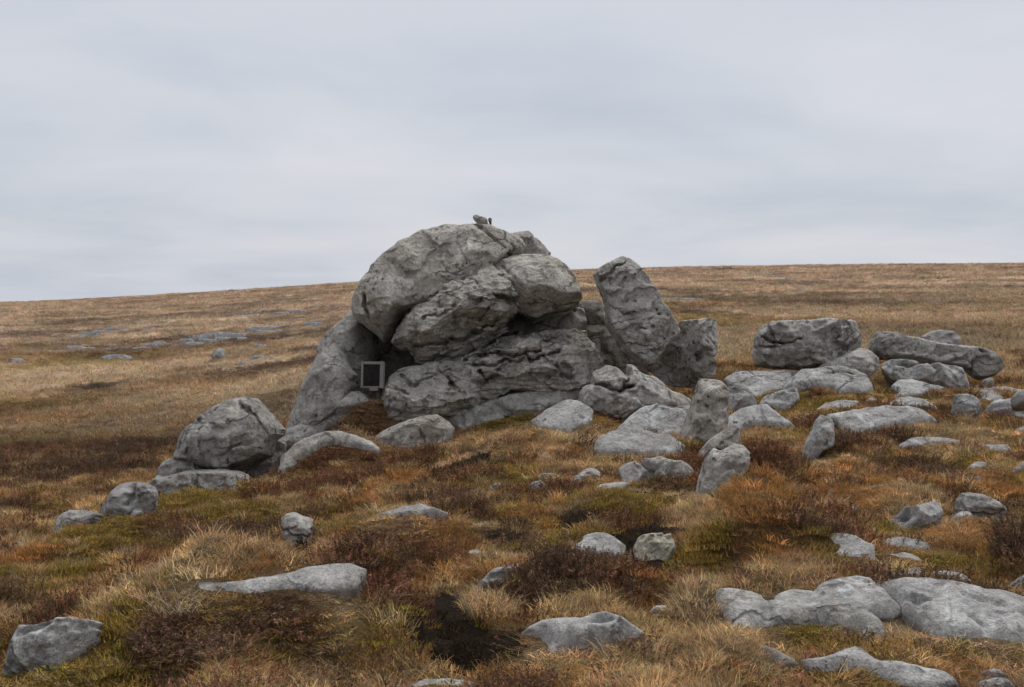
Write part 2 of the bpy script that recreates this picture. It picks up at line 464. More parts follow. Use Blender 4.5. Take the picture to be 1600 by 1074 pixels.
def tag(o, label, cat, group=None, kind='thing'):
    o['label'] = label; o['category'] = cat; o['kind'] = kind
    if group: o['group'] = group
def rock(name, label, crop, pts, slab=False, D=None, t=None, f=None, b=None, tf=None, tb=None, k=None, ctrl=None, cracks=(), steps=(),
         ext=None, tint=(1, 1, 1), cat=None, group=None, rough=1.0, strata=0.0, res=1.0, base=None, rise=None, soft=1.0, chip=None, cuts=7, cutd=1.0, flat_=.34):
    NROCK[0] += 1
    rng = np.random.default_rng(1000 + NROCK[0])
    P = to_px(crop, pts)
    px = np.array(P)
    bi = np.argmax(px[:, 1])
    if base is None: base = (0.5 * px[bi, 0] + 0.25 * (px[:, 0].min() + px[:, 0].max()), px[bi, 1])
    else: base = to_px(crop, [base])[0]
    tilt = math.radians(t if t is not None else (13 if slab else 82))
    if D is None:
        rise = (0.02 if slab else 0.0) if rise is None else rise
        g = hit(*base); anchor = g + np.array([0, 0, rise])
    else:
        g = hit(*base)
        D = min(D, g[1] + 0.12)                  # nothing stands behind the turf that meets its foot
        r = ray(*base); anchor = np.array([0, 0, EYE]) + r / r[1] * D
    ax_u = np.array([1., 0, 0]); ax_v = np.array([0, math.cos(tilt), math.sin(tilt)]); ax_n = np.array([0, -math.sin(tilt), math.cos(tilt)])
    O = np.array([0, 0, EYE])
    def onto(p):
        r = ray(p[0], p[1]); s = np.dot(anchor - O, ax_n) / np.dot(r, ax_n)
        q = O + r * s - anchor
        return (np.dot(q, ax_u), np.dot(q, ax_v)) + tuple(p[2:])
    Q = np.array([onto(p) for p in P])
    # take the corners off the traced outline
    for _ in range(0):
        Q = np.concatenate([(0.8 * Q + 0.2 * np.roll(Q, -1, 0))[:, None], (0.2 * Q + 0.8 * np.roll(Q, -1, 0))[:, None]], 1).reshape(-1, 2)
    if slab:
        qq = np.concatenate([Q + (np.roll(Q, -1, 0) - Q) * t_ for t_ in (0, .25, .5, .75)])
        RIMS.append(anchor + qq[:, :1] * ax_u + qq[:, 1:2] * ax_v)
    lo, hi = Q.min(0), Q.max(0)
    w_, h_ = hi - lo
    x, y = Q[:, 0], Q[:, 1]
    area = 0.5 * abs(np.dot(x, np.roll(y, -1)) - np.dot(y, np.roll(x, -1)))
    s = math.sqrt(area)
    mn = min(w_, h_)
    if slab:
        f = 0.022 + 0.022 * mn if f is None else 0.55 * f
        b = 0.30 if b is None else b
        tf = 0.7 if tf is None else tf; tb = 0.1 if tb is None else tb
        k = min(0.04, 0.12 * mn)
        ext = 0.0 if ext is None else ext
    else:
        f = 0.36 * s if f is None else f
        b = 0.60 * s if b is None else b
        tf = 0.12 if tf is None else 0.42 * tf; tb = 0.30 if tb is None else tb
        k = 0.026 * s * soft if k is None else 0.16 * k
        ext = 0.22 * h_ if ext is None else ext
    Dm = np.linalg.norm(anchor - O)
    vox = max(s / 62.0, Dm / 1206.0 * 1.3, 0.009) / res
    if slab: vox = max(s / 75.0, Dm / 1206.0 * 1.4, 0.01) / res
    m = 3 * vox
    fm = f
    cm = None
    if ctrl is not None:
        cm = [onto(p) for p in to_px(crop, ctrl)]
        mx_ = max(c[2] for c in cm)
        if not slab: cm = [(c[0], c[1], c[2] + (flat_ * (mx_ - c[2]) if c[2] > .05 else 0)) for c in cm]
        fm = mx_ * 1.1 + 0.05
    u = np.arange(lo[0] - m, hi[0] + m + vox, vox); v = np.arange(lo[1] - m - ext, hi[1] + m + vox, vox)
    wz = np.arange(-b - m, fm * 1.15 + 0.06 + m + vox, vox)
    U, V = np.meshgrid(u, v, indexing='ij')
    d2 = poly_sdf(Q, U, V)
    if ext > 0:
        ns = max(2, int(ext / (0.25 * max(h_, .05))) + 1)
        for j in range(1, ns + 1):
            d2 = np.minimum(d2, poly_sdf(Q, U, V + ext * j / ns))
    sd = rng.uniform(0, 50)
    flat = np.stack([U.ravel(), V.ravel(), np.full(U.size, sd)], 1)
    d2 = d2 + (0.020 * s * min(rough, 1) * fbm(flat * (2.6 / s), 3)).reshape(U.shape)
    if slab: d2 = d2 + (0.014 * min(1, s) * fbm(flat * 7.0 + 3, 3, .6)).reshape(U.shape)
    fo_n = fbm(flat * (2.4 / s) + 101, 3).reshape(U.shape)
    c0 = Q.mean(0)
    if cm is not None:
        wob = 0.035 * s * fbm(flat * (2.2 / s) + 61, 3).reshape(U.shape); wob2 = 0.035 * s * fbm(flat * (2.2 / s) + 83, 3).reshape(U.shape)
        F = facets(cm, Q, U + wob, V + wob2, 0.25)
    else:
        F = np.full(U.shape, f)
        if slab:
            F = F + (0.25 * f * fbm(flat * (1.6 / s) + 9, 3)).reshape(U.shape)
        else:
            F = np.minimum(F, f * 1.0 - 0.75 * (V - c0[1] - 0.08 * h_))          # upper face leans back
            for _ in range(4):
                a = rng.uniform(0, 2 * math.pi); g_ = rng.uniform(0.25, 0.8)
                F = np.minimum(F, f * rng.uniform(1.0, 1.2) - g_ * ((U - c0[0]) * math.cos(a) + (V - c0[1]) * math.sin(a) - 0.1 * s))
            F = np.maximum(F, 0.13 * s)
    chip = (0.030 * min(s, 1.5) if rough >= 1 else 0.010 * min(s, 1.5)) * (0.12 if slab else 1.0) if chip is None else chip
    if chip > 0:
        # broken faces: planes that meet in small steps, longer along the bedding
        nc = 26 if not slab else 14
        cc = np.stack([rng.uniform(lo[0], hi[0], nc), rng.uniform(lo[1], hi[1], nc)], 1)
        gg = rng.normal(0, 0.30, (nc, 2)); hh = rng.normal(0, 1.0, nc)
        wu = U + 0.10 * s * fbm(flat * (3.5 / s) + 31, 3).reshape(U.shape)
        wv_ = V + 0.10 * s * fbm(flat * (3.5 / s) + 47, 3).reshape(U.shape)
        wv_ = wv_ - 0.25 * (wu - c0[0])
        cy = cc[:, 1] - 0.25 * (cc[:, 0] - c0[0])
        best = np.full(U.shape, 1e9); fo = np.zeros(U.shape)
        for q in range(nc):
            dd = (0.55 * (wu - cc[q, 0])) ** 2 + (wv_ - cy[q]) ** 2
            o_ = chip * hh[q] + np.clip(gg[q, 0] * (U - cc[q, 0]) + gg[q, 1] * (V - cc[q, 1]), -3 * chip, 3 * chip)
            fo = np.where(dd < best, o_, fo); best = np.minimum(best, dd)
        fo = 0.6 * fo + 0.1 * (np.roll(fo, 1, 0) + np.roll(fo, -1, 0) + np.roll(fo, 1, 1) + np.roll(fo, -1, 1))
        F = F + fo
    for (line, wd, dp) in cracks:
        L_ = [onto(p) for p in to_px(crop, line)]
        jit = 0.04 * fbm(flat * 6.0 + 3, 3).reshape(U.shape)
        wd = min(wd, max(.022, (.25 if slab else .42) * wd)); dp = dp * (.9 if slab else 1.5)
        F = F - dp * np.exp(-(np.abs(line_dist(L_, U + jit, V - jit)) / wd) ** 2)
    for (pg, dl, ew) in steps:
        L_ = [onto(p) for p in to_px(crop, pg)]
        jit = 0.05 * fbm(flat * 4.0 + 5, 3).reshape(U.shape)
        F = F + dl * sstep(ew, -ew, poly_sdf(L_, U, V) + jit)
    Bk = b * (1 + 0.35 * fbm(flat * (1.2 / s) + 21, 2).reshape(U.shape) - 0.0)
    Bk = np.clip(Bk, 0.4 * b, b)
    W = wz[None, None, :].astype(np.float32); d2 = d2.astype(np.float32); F = F.astype(np.float32); Bk = Bk.astype(np.float32)
    U = U.astype(np.float32); V = V.astype(np.float32); fo_n = fo_n.astype(np.float32)
    k = np.float32(k); tf = np.float32(tf); tb = np.float32(tb)
    side = d2[:, :, None] + np.where(W > 0, tf * W, -tb * W)
    val = smax(smax(side, W - F[:, :, None], k), -W - Bk[:, :, None], k)
    if not slab and cuts > 0:
        # break the mass along flat joint planes
        ii = np.argwhere(val[::3, ::3, ::3] < 0) * 3
        pts3 = np.stack([u[ii[:, 0]], v[ii[:, 1]], wz[ii[:, 2]]], 1)
        if len(pts3) > 20:
            cen = pts3.mean(0)
            for _ in range(cuts):
                a = rng.uniform(0, 2 * math.pi); q = rng.uniform(.35, .85)
                nn = np.array([math.cos(a) * math.sqrt(1 - q * q), math.sin(a) * math.sqrt(1 - q * q), q])
                pr_ = (pts3 - cen) @ nn
                lim = pr_.max() * (1 - rng.uniform(.04, .15) * cutd)
                pl = (U - cen[0])[:, :, None] * nn[0] + (V - cen[1])[:, :, None] * nn[1] + (W - cen[2]) * nn[2] - lim
                pl = (pl + 0.012 * s * fo_n[:, :, None]).astype(np.float32)
                val = smax(val, pl, np.float32(0.022 * s))
    vv, ff = surface_nets(val, np.array([u[0], v[0], wz[0]]), vox)
    if len(vv) == 0: return None
    X = anchor + vv[:, :1] * ax_u + vv[:, 1:2] * ax_v + vv[:, 2:] * ax_n
    ff = ff[:, ::-1] if np.dot(np.cross(ax_u, ax_v), ax_n) < 0 else ff
    nrm = vnormals(X, ff)
    off = np.array([sd, sd * 0.7, 0])
    a1 = 0.007 * min(s, 1.6) * rough * (0.35 if slab else 1.0)
    disp = a1 * fbm((X + off) / (0.34 * min(s, 1.5)), 4, 0.55)
    disp += 0.009 * rough * (0.5 if slab else 1.0) * min(1, s) * fbm((X + off) / 0.11, 3, 0.6)
    # billowy hollows, as weathered grit has
    bl = np.abs(fbm((X + off * 2) / (0.5 * min(s, 1.2)), 3, 0.5))
    disp += 0.010 * min(s, 1.5) * rough * (0.3 if slab else 1.0) * (bl - 0.25)
    if rough >= .7 and not slab:
        disp += 0.020 * min(rough, 1.4) * min(s, 1.2) * (np.abs(fbm((X + off * 3) * np.array([1, 1, 1.5]) / 0.24, 3, 0.55)) - .25)
        sel_ = sstep(.1, .4, fbm((X + off) / .8, 2))
        disp -= 0.035 * min(s, 1.2) * sel_ * sstep(.30, .55, fbm((X + off * 5) / 0.10, 2, .5))
    if strata:
        q = (X + off) @ np.array([[0.35, 0, 0.25], [0, 0.35, 0], [0.0, 0.1, 5.5]])
        disp += strata * np.abs(fbm(q * 1.3, 3, 0.6)) * -1
    X = X + nrm * disp[:, None]
    ROCK_V.append((X, slab))
    org = np.array([X[:, 0].mean(), X[:, 1].mean(), X[:, 2].min()])
    me = mesh_from(name, X - org, ff, PAVE if slab else ROCK)
    o = bpy.data.objects.new(name, me)
    o.location = org
    cj = 1 + rng.uniform(-0.06, 0.06)
    o.color = (tint[0] * cj, tint[1] * cj, tint[2] * cj, 1)
    COL.objects.link(o)
    tag(o, label, cat or ('slab' if slab else 'boulder'), group)
    return o
BLUE = (0.93, 0.955, 1.0)
WARM = (0.97, 0.94, 0.90)
SHADE_TINT = (0.72, 0.70, 0.67)  # puts the shade of the recesses into the stone colour
# ---- the great outcrop
rock('bedrock', 'shade-tinted bedrock core in the hollow beneath the overhanging cap boulder', 'p',
     [(545, 640), (556, 545), (600, 468), (650, 412), (760, 400), (860, 412), (900, 465), (935, 520), (950, 640)], D=20.5, f=0.5, b=1.0, ext=0.4, cuts=0, tb=.2, tint=SHADE_TINT, cat='bedrock')  # cave shade is in the tint; core raised to keep skylight out
rock('boulder', 'large domed boulder capping the outcrop under the small perched stones', 'c1',
     [(345, 480), (350, 420), (395, 350), (425, 310), (440, 280), (480, 240), (520, 205), (560, 175), (610, 150), (655, 122), (720, 108), (770, 95),
      (830, 95), (905, 85), (960, 95), (1000, 105), (1050, 128), (1100, 140), (1130, 165), (1137, 190), (1120, 215), (1060, 260), (1000, 320), (900, 400), (760, 470), (640, 500),
      (580, 520), (545, 570), (520, 600), (490, 625), (470, 600), (430, 570), (400, 545), (370, 525), (350, 505)],
     D=18.9, b=2.4, ext=0, tf=0.32, tb=0.05, k=0.4, tint=(1.08, 1.06, 1.03),  res=1.6, chip=.010, rough=.75, cuts=5, cutd=.6,
     ctrl=[(800, 100, .22), (640, 140, .25), (950, 110, .2), (1100, 160, .22), (1050, 220, .42), (920, 250, .55), (800, 200, .50), (650, 230, .58), (520, 260, .50), (430, 330, .35),
           (360, 430, .25), (380, 510, .25), (460, 420, .85), (500, 470, .98), (480, 330, .66), (560, 480, .95), (600, 400, .80), (700, 360, .72), (850, 310, .60), (450, 560, .45), (490, 610, .35), (540, 550, .55), (640, 480, .5), (900, 380, .4)],
     cracks=[([(900, 90), (960, 150), (1040, 215)], .10, .13), ([(985, 110), (1050, 170), (1090, 215)], .07, .10), ([(425, 430), (435, 500), (460, 560)], .06, .12),
             ([(560, 290), (600, 350), (640, 350)], .12, .05)])
rock('boulder', 'bulging pitted boulder wedged under the cap, its lower side in deep shade', 'c1',
     [(530, 640), (535, 590), (560, 545), (590, 500), (620, 460), (660, 425), (710, 400), (770, 370), (850, 322), (910, 288), (960, 267), (1000, 285),
      (1040, 310), (1070, 345), (1095, 390), (1120, 430), (1125, 460), (1095, 485), (1060, 520), (1050, 545), (1000, 575), (940, 600), (880, 630),
      (820, 665), (740, 690), (690, 712), (640, 715), (620, 690), (610, 660), (570, 655)],
     D=18.4, b=2.0, ext=0, tf=0.2, tb=.05, k=0.3, tint=(1.08, 1.06, 1.03),  res=1.6, cuts=4, cutd=.6, strata=0.03, rough=1.4,
     ctrl=[(960, 275, .04), (850, 330, .05), (700, 410, .05), (620, 480, .05), (560, 560, .05), (545, 620, .1), (880, 365, .55), (760, 425, .62), (660, 505, .62), (1000, 345, .45), (1060, 400, .50),
           (1110, 440, .40), (960, 430, .80), (960, 500, .62), (840, 500, .84), (720, 580, .74), (1040, 490, .5), (900, 590, .05), (780, 650, .04), (660, 700, .02), (610, 600, .5), (570, 650, .05), (1000, 560, .05)],
     cracks=[([(990, 430), (1060, 450), (1120, 445)], .05, .22), ([(620, 640), (740, 640), (860, 600), (960, 560), (1050, 510)], .05, .16),
             ([(870, 520), (930, 530), (970, 490)], .03, .10), ([(860, 360), (900, 355), (920, 380)], .04, .10), ([(690, 540), (760, 520), (830, 480)], .05, .05)])
rock('boulder', 'smooth sloping boulder at the right shoulder of the outcrop under the crack', 'c2',
     [(-70, 240), (-10, 205), (60, 172), (130, 150), (180, 155), (240, 165), (290, 205), (330, 235), (360, 280), (385, 340), (386, 370), (370, 400), (330, 422),
      (270, 430), (225, 445), (170, 465), (120, 450), (60, 420), (0, 380), (-60, 320)],
     D=18.45, b=2.0, ext=0, tf=0.25, tb=.05, k=0.3, tint=(1.08, 1.06, 1.03),  res=1.2, chip=.008, rough=.7,
     ctrl=[(130, 160, .03), (240, 175, .05), (0, 220, .03), (-40, 270, .05), (100, 230, .22), (200, 240, .36), (300, 260, .36), (370, 350, .3), (300, 360, .62), (200, 360, .72), (140, 390, .62), (230, 430, .05), (330, 410, .05), (60, 310, .40), (100, 440, .04)],
     cracks=[([(20, 235), (60, 290), (105, 350), (115, 420)], .06, .07)])
rock('boulder', 'rough stone on the back of the outcrop crest behind the cap', 'd2',
     [(790, 400), (900, 393), (985, 370), (1060, 370), (1120, 360), (1160, 390), (1195, 440), (1190, 475), (1110, 505), (1075, 545), (1000, 560), (900, 520)], D=19.4, ext=0.35, b=0.5, f=.25)
rock('boulder', 'steep narrow stone sloping down behind the outcrop crest', 'd2',
     [(1090, 530), (1150, 480), (1200, 458), (1235, 462), (1300, 530), (1400, 640), (1450, 690), (1380, 720), (1230, 700), (1120, 640)], D=19.6, ext=0.35, b=0.6, f=.3)
rock('stone', 'pale blunt stone perched on top of the cap boulder', 'd2',
     [(340, 180), (352, 145), (385, 130), (420, 140), (470, 165), (530, 180), (555, 210), (552, 250), (580, 285), (545, 318), (490, 312), (430, 285), (390, 248), (355, 212)], D=18.9, ext=0, rough=.6, cat='stone', t=88)
rock('stone', 'tiny dark pebble propped beside the perched stone on top', 'd2',
     [(550, 188), (580, 172), (612, 182), (608, 220), (607, 262), (586, 284), (572, 255), (563, 218)], D=18.95, ext=0.02, rough=.5, tint=(.6, .6, .62), cat='stone', t=88)
rock('boulder', 'layered fractured rock forming the middle of the outcrop base', 'e1',
     [(460, 345), (600, 290), (700, 240), (770, 215), (810, 180), (870, 165), (960, 170), (1010, 150), (1100, 145), (1200, 140), (1290, 125), (1345, 150), (1390, 220),
      (1430, 300), (1475, 370), (1420, 410), (1330, 440), (1260, 458), (1230, 474), (1150, 460), (1060, 478), (980, 465), (900, 460), (840, 485), (780, 505), (700, 505), (640, 512), (605, 480), (590, 420), (540, 370)],
     D=18.6, b=2.2, ext=0.25, tf=.35, tb=.05, k=.14, tint=(1.08, 1.06, 1.03),  res=1.6, cuts=3, cutd=.5, strata=0.045, rough=1.3,
     ctrl=[(700, 250, .04), (850, 190, .04), (1050, 160, .04), (1280, 140, .04), (1400, 280, .04), (900, 260, .5), (1050, 250, .52), (1250, 280, .5), (1350, 330, .4),
           (800, 310, .42), (650, 350, .45), (620, 430, .5), (760, 420, .6), (950, 400, .72), (1100, 400, .74), (1220, 440, .6), (900, 450, .5), (700, 490, .35), (560, 350, .25), (1080, 465, .45)],
     cracks=[([(580, 340), (700, 310), (800, 300), (860, 320), (960, 310), (1040, 290)], .035, .18), ([(980, 320), (990, 350), (1050, 330), (1170, 290)], .03, .14),
             ([(590, 370), (740, 380), (850, 350), (960, 340)], .03, .14), ([(690, 420), (720, 470), (800, 440)], .04, .15), ([(1150, 380), (1170, 420), (1250, 460)], .03, .08), ([(1010, 170), (1040, 260)], .04, .06)],
     steps=[([(700, 250), (860, 180), (1010, 160), (1040, 280), (860, 310), (720, 300)], .10, .03), ([(600, 400), (760, 380), (900, 350), (1000, 370), (1150, 385), (1200, 430), (900, 450), (640, 480)], .10, .03)])
rock('boulder', 'low rounded cracked rock beside the plaque at the foot of the outcrop', 'e1',
     [(70, 520), (105, 450), (150, 405), (230, 370), (340, 350), (430, 335), (510, 335), (600, 345), (680, 400), (700, 470), (650, 520), (580, 545), (580, 585), (520, 602), (440, 602), (380, 632),
      (290, 660), (200, 668), (120, 625), (55, 600)], D=18.15, b=1.2, ext=0.3, tf=.5, tb=.05, k=.3, res=1.5, rough=1.2, strata=.03, cuts=3, cutd=.5, tint=(1.08, 1.06, 1.03),
     ctrl=[(150, 412, .03), (340, 358, .02), (500, 345, .03), (650, 400, .04), (120, 470, .15), (260, 430, .32), (420, 410, .30), (560, 420, .25), (200, 530, .56), (350, 500, .52), (480, 500, .40), (100, 580, .50), (280, 640, .62), (420, 590, .55), (560, 550, .40), (640, 500, .3)],
     cracks=[([(190, 430), (270, 495), (340, 470), (410, 430), (500, 400)], .05, .10), ([(110, 500), (200, 530), (260, 560)], .05, .07), ([(420, 400), (480, 440), (520, 500)], .05, .10), ([(500, 480), (560, 540)], .05, .08)],
     steps=[([(100, 500), (200, 525), (300, 560), (420, 470), (560, 520), (580, 600), (280, 670), (50, 610)], .10, .03)])
rock('boulder', 'thin dark layer of rock squeezed under the bulging pitted boulder', 'e1',
     [(255, 350), (250, 290), (300, 262), (420, 250), (540, 225), (650, 185), (780, 140), (875, 95), (860, 130), (770, 185), (660, 250), (570, 300), (470, 330), (380, 345)], D=18.75, f=.28, b=.9, ext=.06, k=.07, strata=.05, rough=1.5)
rock('boulder', 'small blocky stone jammed in the dark gap below the right shoulder', 'c2',
     [(262, 520), (275, 478), (318, 450), (355, 418), (400, 425), (412, 500), (385, 520)], D=19.2, b=.5, ext=.05, k=.05, cat='stone')
rock('boulder', 'shade-tinted flat stone bridging the gap behind the leaning stone', 'c2',
     [(365, 410), (378, 382), (470, 378), (490, 440), (500, 500), (400, 505), (395, 440)], D=19.3, b=1.5, ext=.0, k=.06, tint=SHADE_TINT)  # tint carries the gap's shade; stone deepened to roof the cavity
rock('boulder', 'shade-tinted recessed rock in the cleft below the leaning stone', 'c2',
     [(370, 420), (480, 400), (570, 470), (640, 560), (700, 620), (700, 780), (560, 760), (470, 700), (400, 600)], D=20.3, b=.8, ext=.3, f=.2, tint=SHADE_TINT)  # darkened by tint to stand in for the shade of the cleft
rock('boulder', 'upper slab leaning against the outcrop behind the plaque', 'c1',
     [(185, 665), (200, 620), (240, 570), (290, 530), (340, 478), (380, 470), (425, 520), (450, 600), (465, 700), (475, 800), (450, 840), (390, 840), (340, 800), (280, 760), (220, 720)],
     D=19.15, b=1.8, ext=.35, tf=.45, k=.16,
     ctrl=[(340, 490, .2), (250, 570, .25), (190, 660, .3), (300, 600, .45), (380, 620, .5), (430, 620, .04), (460, 700, -.5), (330, 740, .55), (400, 740, .35), (430, 790, .0), (465, 800, -.5), (425, 680, .0)], rough=.7)
rock('boulder', 'tall smooth slab sloping down the left end of the outcrop', 'c1',
     [(50, 1010), (85, 900), (120, 820), (160, 740), (190, 682), (230, 650), (270, 625), (300, 660), (330, 710), (350, 750), (382, 775), (340, 825), (280, 872),
      (230, 912), (190, 948), (130, 1000), (60, 1045)], D=18.1, b=1.2, ext=.3, tf=.35, k=.10, rough=.6,
     ctrl=[(270, 640, .25), (200, 700, .25), (120, 850, .2), (70, 1000, .2), (250, 720, .4), (330, 750, .42), (370, 780, .38), (220, 830, .42), (300, 850, .38), (140, 950, .4)])
rock('boulder', 'sloping knobbly ledge running down from the foot of the tall slab', 'c1',
     [(-20, 1074), (40, 1030), (130, 995), (220, 952), (300, 922), (345, 905), (400, 885), (450, 880), (460, 930), (430, 960), (360, 975), (310, 990), (250, 1012), (190, 1050), (120, 1090), (0, 1110)],
     D=17.5, slab=True, t=40, f=.16, b=.7, cat='ledge', rough=2.4)
rock('boulder', 'lumpy low rock in moss just below the plaque', 'c1', [(255, 920), (280, 880), (330, 850), (380, 845), (420, 865), (430, 890), (380, 900), (320, 915)], D=17.75, slab=True, f=.08, b=.4, t=36, rough=2.0, cat='ledge')
rock('boulder', 'pale rounded ledge with heather growing over its front, left of the domed rock', 'p',
     [(434, 742), (439, 715), (453, 700), (470, 688), (490, 680), (510, 675), (530, 674), (550, 678), (570, 686), (590, 696), (599, 706), (592, 716), (560, 706), (530, 699), (505, 700), (485, 710), (465, 726), (448, 744)], D=16.4, slab=True, t=42, f=.16, b=.5, rough=2.0, cat='ledge')
rock('boulder', 'smooth dark domed rock half sunk in turf below the outcrop', 'c6',
     [(150, 145), (180, 118), (220, 93), (300, 65), (400, 35), (470, 25), (520, 55), (550, 85), (520, 120), (440, 140), (420, 165), (340, 192), (280, 198), (220, 178)], D=17.0, t=62, f=.32, b=.6, ext=.2, rough=.5, tf=.6, k=.25, tint=WARM)
rock('boulder', 'mossy hummocked ledge at the front of the outcrop terrace', 'e1',
     [(425, 650), (450, 632), (520, 630), (600, 610), (680, 590), (760, 570), (850, 575), (900, 600), (890, 660), (850, 700), (800, 720), (700, 730), (630, 745), (580, 765), (540, 745), (500, 720), (450, 690)], D=17.6, slab=True, t=30, f=.12, b=.6, rough=2.0, cat='ledge',
     cracks=[([(690, 630), (770, 665), (850, 695)], .03, .07), ([(560, 690), (590, 760)], .04, .08)])
rock('boulder', 'long pale ledge rising towards the angular rock below the leaning stone', 'e1',
     [(780, 585), (850, 560), (960, 535), (1080, 520), (1180, 490), (1260, 465), (1310, 490), (1310, 560), (1240, 590), (1150, 610), (1060, 640), (980, 640), (900, 640), (820, 620)], D=17.75, slab=True, t=27, f=.12, b=.6, rough=2.0, cat='ledge')
rock('boulder', 'smooth tilted grey slab dipping into the turf beneath the angular rock', 'c2',
     [(130, 965), (200, 905), (260, 872), (320, 847), (380, 860), (440, 900), (430, 960), (360, 985), (325, 1015), (230, 1000), (170, 985)], D=17.25, slab=True, t=32, f=.1, b=.6, tint=BLUE, cat='slab', rough=1.2)
rock('boulder', 'big angular rock with a notched top in front of the leaning stone', 'c2',
     [(365, 840), (390, 790), (430, 772), (430, 732), (460, 710), (510, 690), (550, 695), (577, 722), (590, 732), (595, 685), (620, 690), (680, 730), (720, 740), (760, 770), (800, 808),
      (850, 820), (892, 850), (890, 890), (780, 900), (720, 890), (660, 900), (600, 935), (560, 962), (500, 935), (430, 912), (380, 885)], D=17.45, b=.9, ext=.05, tf=.4, k=.12, rough=1.3,
     ctrl=[(500, 700, .2), (600, 700, .2), (750, 780, .25), (870, 850, .3), (450, 750, .35), (540, 740, .42), (640, 790, .42), (480, 820, .55), (600, 860, .65), (720, 850, .5), (400, 850, .4), (560, 950, .35), (450, 905, .35), (800, 870, .4)],
     cracks=[([(430, 775), (500, 800), (560, 825), (600, 790)], .045, .22), ([(575, 720), (585, 760), (570, 800)], .04, .10)])
rock('boulder', 'broad pale rock below the notched angular rock with a red heather tuft', 'c2',
     [(535, 1000), (600, 932), (660, 892), (730, 870), (790, 885), (890, 878), (880, 950), (850, 1040), (760, 1050), (600, 1040)], D=17.0, slab=True, t=38, f=.14, b=.7, rough=2.0, tint=BLUE, cat='boulder', cracks=[([(780, 890), (850, 900)], .03, .08)])
rock('slab', 'flat-topped pale slab in front of the upright block', 'd5',
     [(475, 300), (485, 222), (520, 182), (600, 155), (690, 132), (800, 145), (900, 170), (1000, 177), (1060, 215), (1132, 262), (1100, 330), (1000, 335), (900, 335), (750, 335), (650, 330), (560, 330), (480, 320)],
     D=16.5, slab=True, t=30, f=.12, b=.6, tint=BLUE, cat='slab', rough=1.6)
rock('boulder', 'upright weathered block standing right of the pale slabs', 'c2',
     [(835, 1040), (860, 950), (895, 850), (920, 770), (942, 750), (1000, 755), (1040, 765), (1067, 800), (1067, 870), (1052, 950), (1022, 1005), (960, 1045), (880, 1065)], D=16.85, b=.45, ext=.15, tf=.25, k=.12, flat_=.6, tint=WARM, rough=1.2,
     ctrl=[(930, 770, .2), (1040, 780, .2), (900, 860, .3), (1000, 830, .38), (1060, 860, .15), (860, 1000, .3), (960, 950, .4), (1040, 940, .2), (950, 1040, .35), (1020, 850, .32)])
rock('leaning_stone', 'tall pointed boulder leaning outward on its tip beside the outcrop', 'c2',
     [(435, 270), (470, 235), (520, 205), (570, 183), (610, 200), (650, 235), (690, 280), (712, 320), (745, 360), (757, 400), (790, 440), (815, 490), (840, 540), (812, 570),
      (780, 602), (750, 652), (712, 697), (685, 707), (650, 682), (600, 642), (560, 592), (530, 562), (490, 500), (490, 440), (480, 380), (455, 330)],
     D=18.1, b=.75, ext=0, tf=.22, tb=.3, k=.10, res=1.6, rough=.72, chip=.012, flat_=.72, cuts=3, cutd=.5,
     ctrl=[(450, 270, .15), (570, 190, .15), (700, 300, .2), (830, 540, .2), (690, 700, .12), (500, 260, .28), (590, 280, .42), (510, 400, .45), (640, 400, .52), (730, 430, .45), (520, 490, .48), (620, 560, .50), (740, 560, .45), (560, 570, .22), (640, 650, .2), (690, 640, .38), (790, 540, .32)],
     cracks=[([(465, 320), (510, 270), (580, 215)], .02, .07)])
rock('boulder', 'squarish boulder behind the leaning stone, its near side in shadow', 'c2',
     [(640, 700), (650, 600), (740, 540), (790, 505), (825, 487), (900, 480), (950, 470), (1000, 473), (1010, 520), (1007, 600), (985, 648), (1002, 680), (997, 722), (940, 748), (900, 772), (820, 785), (760, 765), (715, 730)],
     D=18.7, b=.8, ext=.1, tf=.2, k=.10, flat_=.5, cuts=3, cutd=.5,
     ctrl=[(760, 640, -.45), (830, 490, .0), (1000, 480, .18), (870, 520, .05), (930, 510, .36), (1000, 560, .26), (925, 600, .50), (860, 620, .0), (800, 700, -.35), (940, 700, .46), (990, 700, .28), (840, 770, -.3), (960, 580, .44), (900, 720, .2)])
# ---- group at the left
rock('boulder', 'large blunt boulder resting on the low block at the left', 'c4',
     [(690, 392), (716, 350), (710, 300), (740, 260), (800, 210), (850, 170), (910, 130), (980, 105), (1040, 97), (1100, 105), (1140, 150), (1190, 200), (1225, 240), (1247, 265), (1200, 292),
      (1192, 312), (1172, 372), (1090, 412), (1020, 445), (980, 468), (900, 455), (850, 440), (780, 410)], D=16.1, b=1.0, ext=.06, tf=.3, k=.16, res=1.3, tint=(.84, .84, .84), chip=.014, rough=.85, cuts=3, cutd=.5,
     ctrl=[(700, 385, .25), (720, 300, .15), (850, 180, .12), (1040, 100, .12), (1140, 160, .12), (1235, 262, .1), (800, 270, .38), (900, 220, .42), (1000, 165, .35), (880, 275, .66), (1000, 215, .70), (1110, 200, .66),
           (1180, 260, .42), (1185, 310, .40), (780, 350, .55), (900, 350, .78), (1050, 300, .80), (1140, 320, .62), (900, 440, .62), (980, 455, .6), (1080, 400, .6), (1150, 210, .4)],
     cracks=[([(1020, 110), (1050, 150), (1120, 190), (1190, 300)], .03, .08), ([(770, 250), (850, 210)], .05, .05)])
rock('boulder', 'shadowed rock tucked under the right side of the large blunt boulder', 'c4',
     [(1000, 470), (1090, 405), (1160, 350), (1200, 312), (1242, 330), (1238, 375), (1222, 425), (1205, 485), (1120, 500), (1040, 500)], D=16.5, b=.7, ext=.3, f=.12, rough=.6)
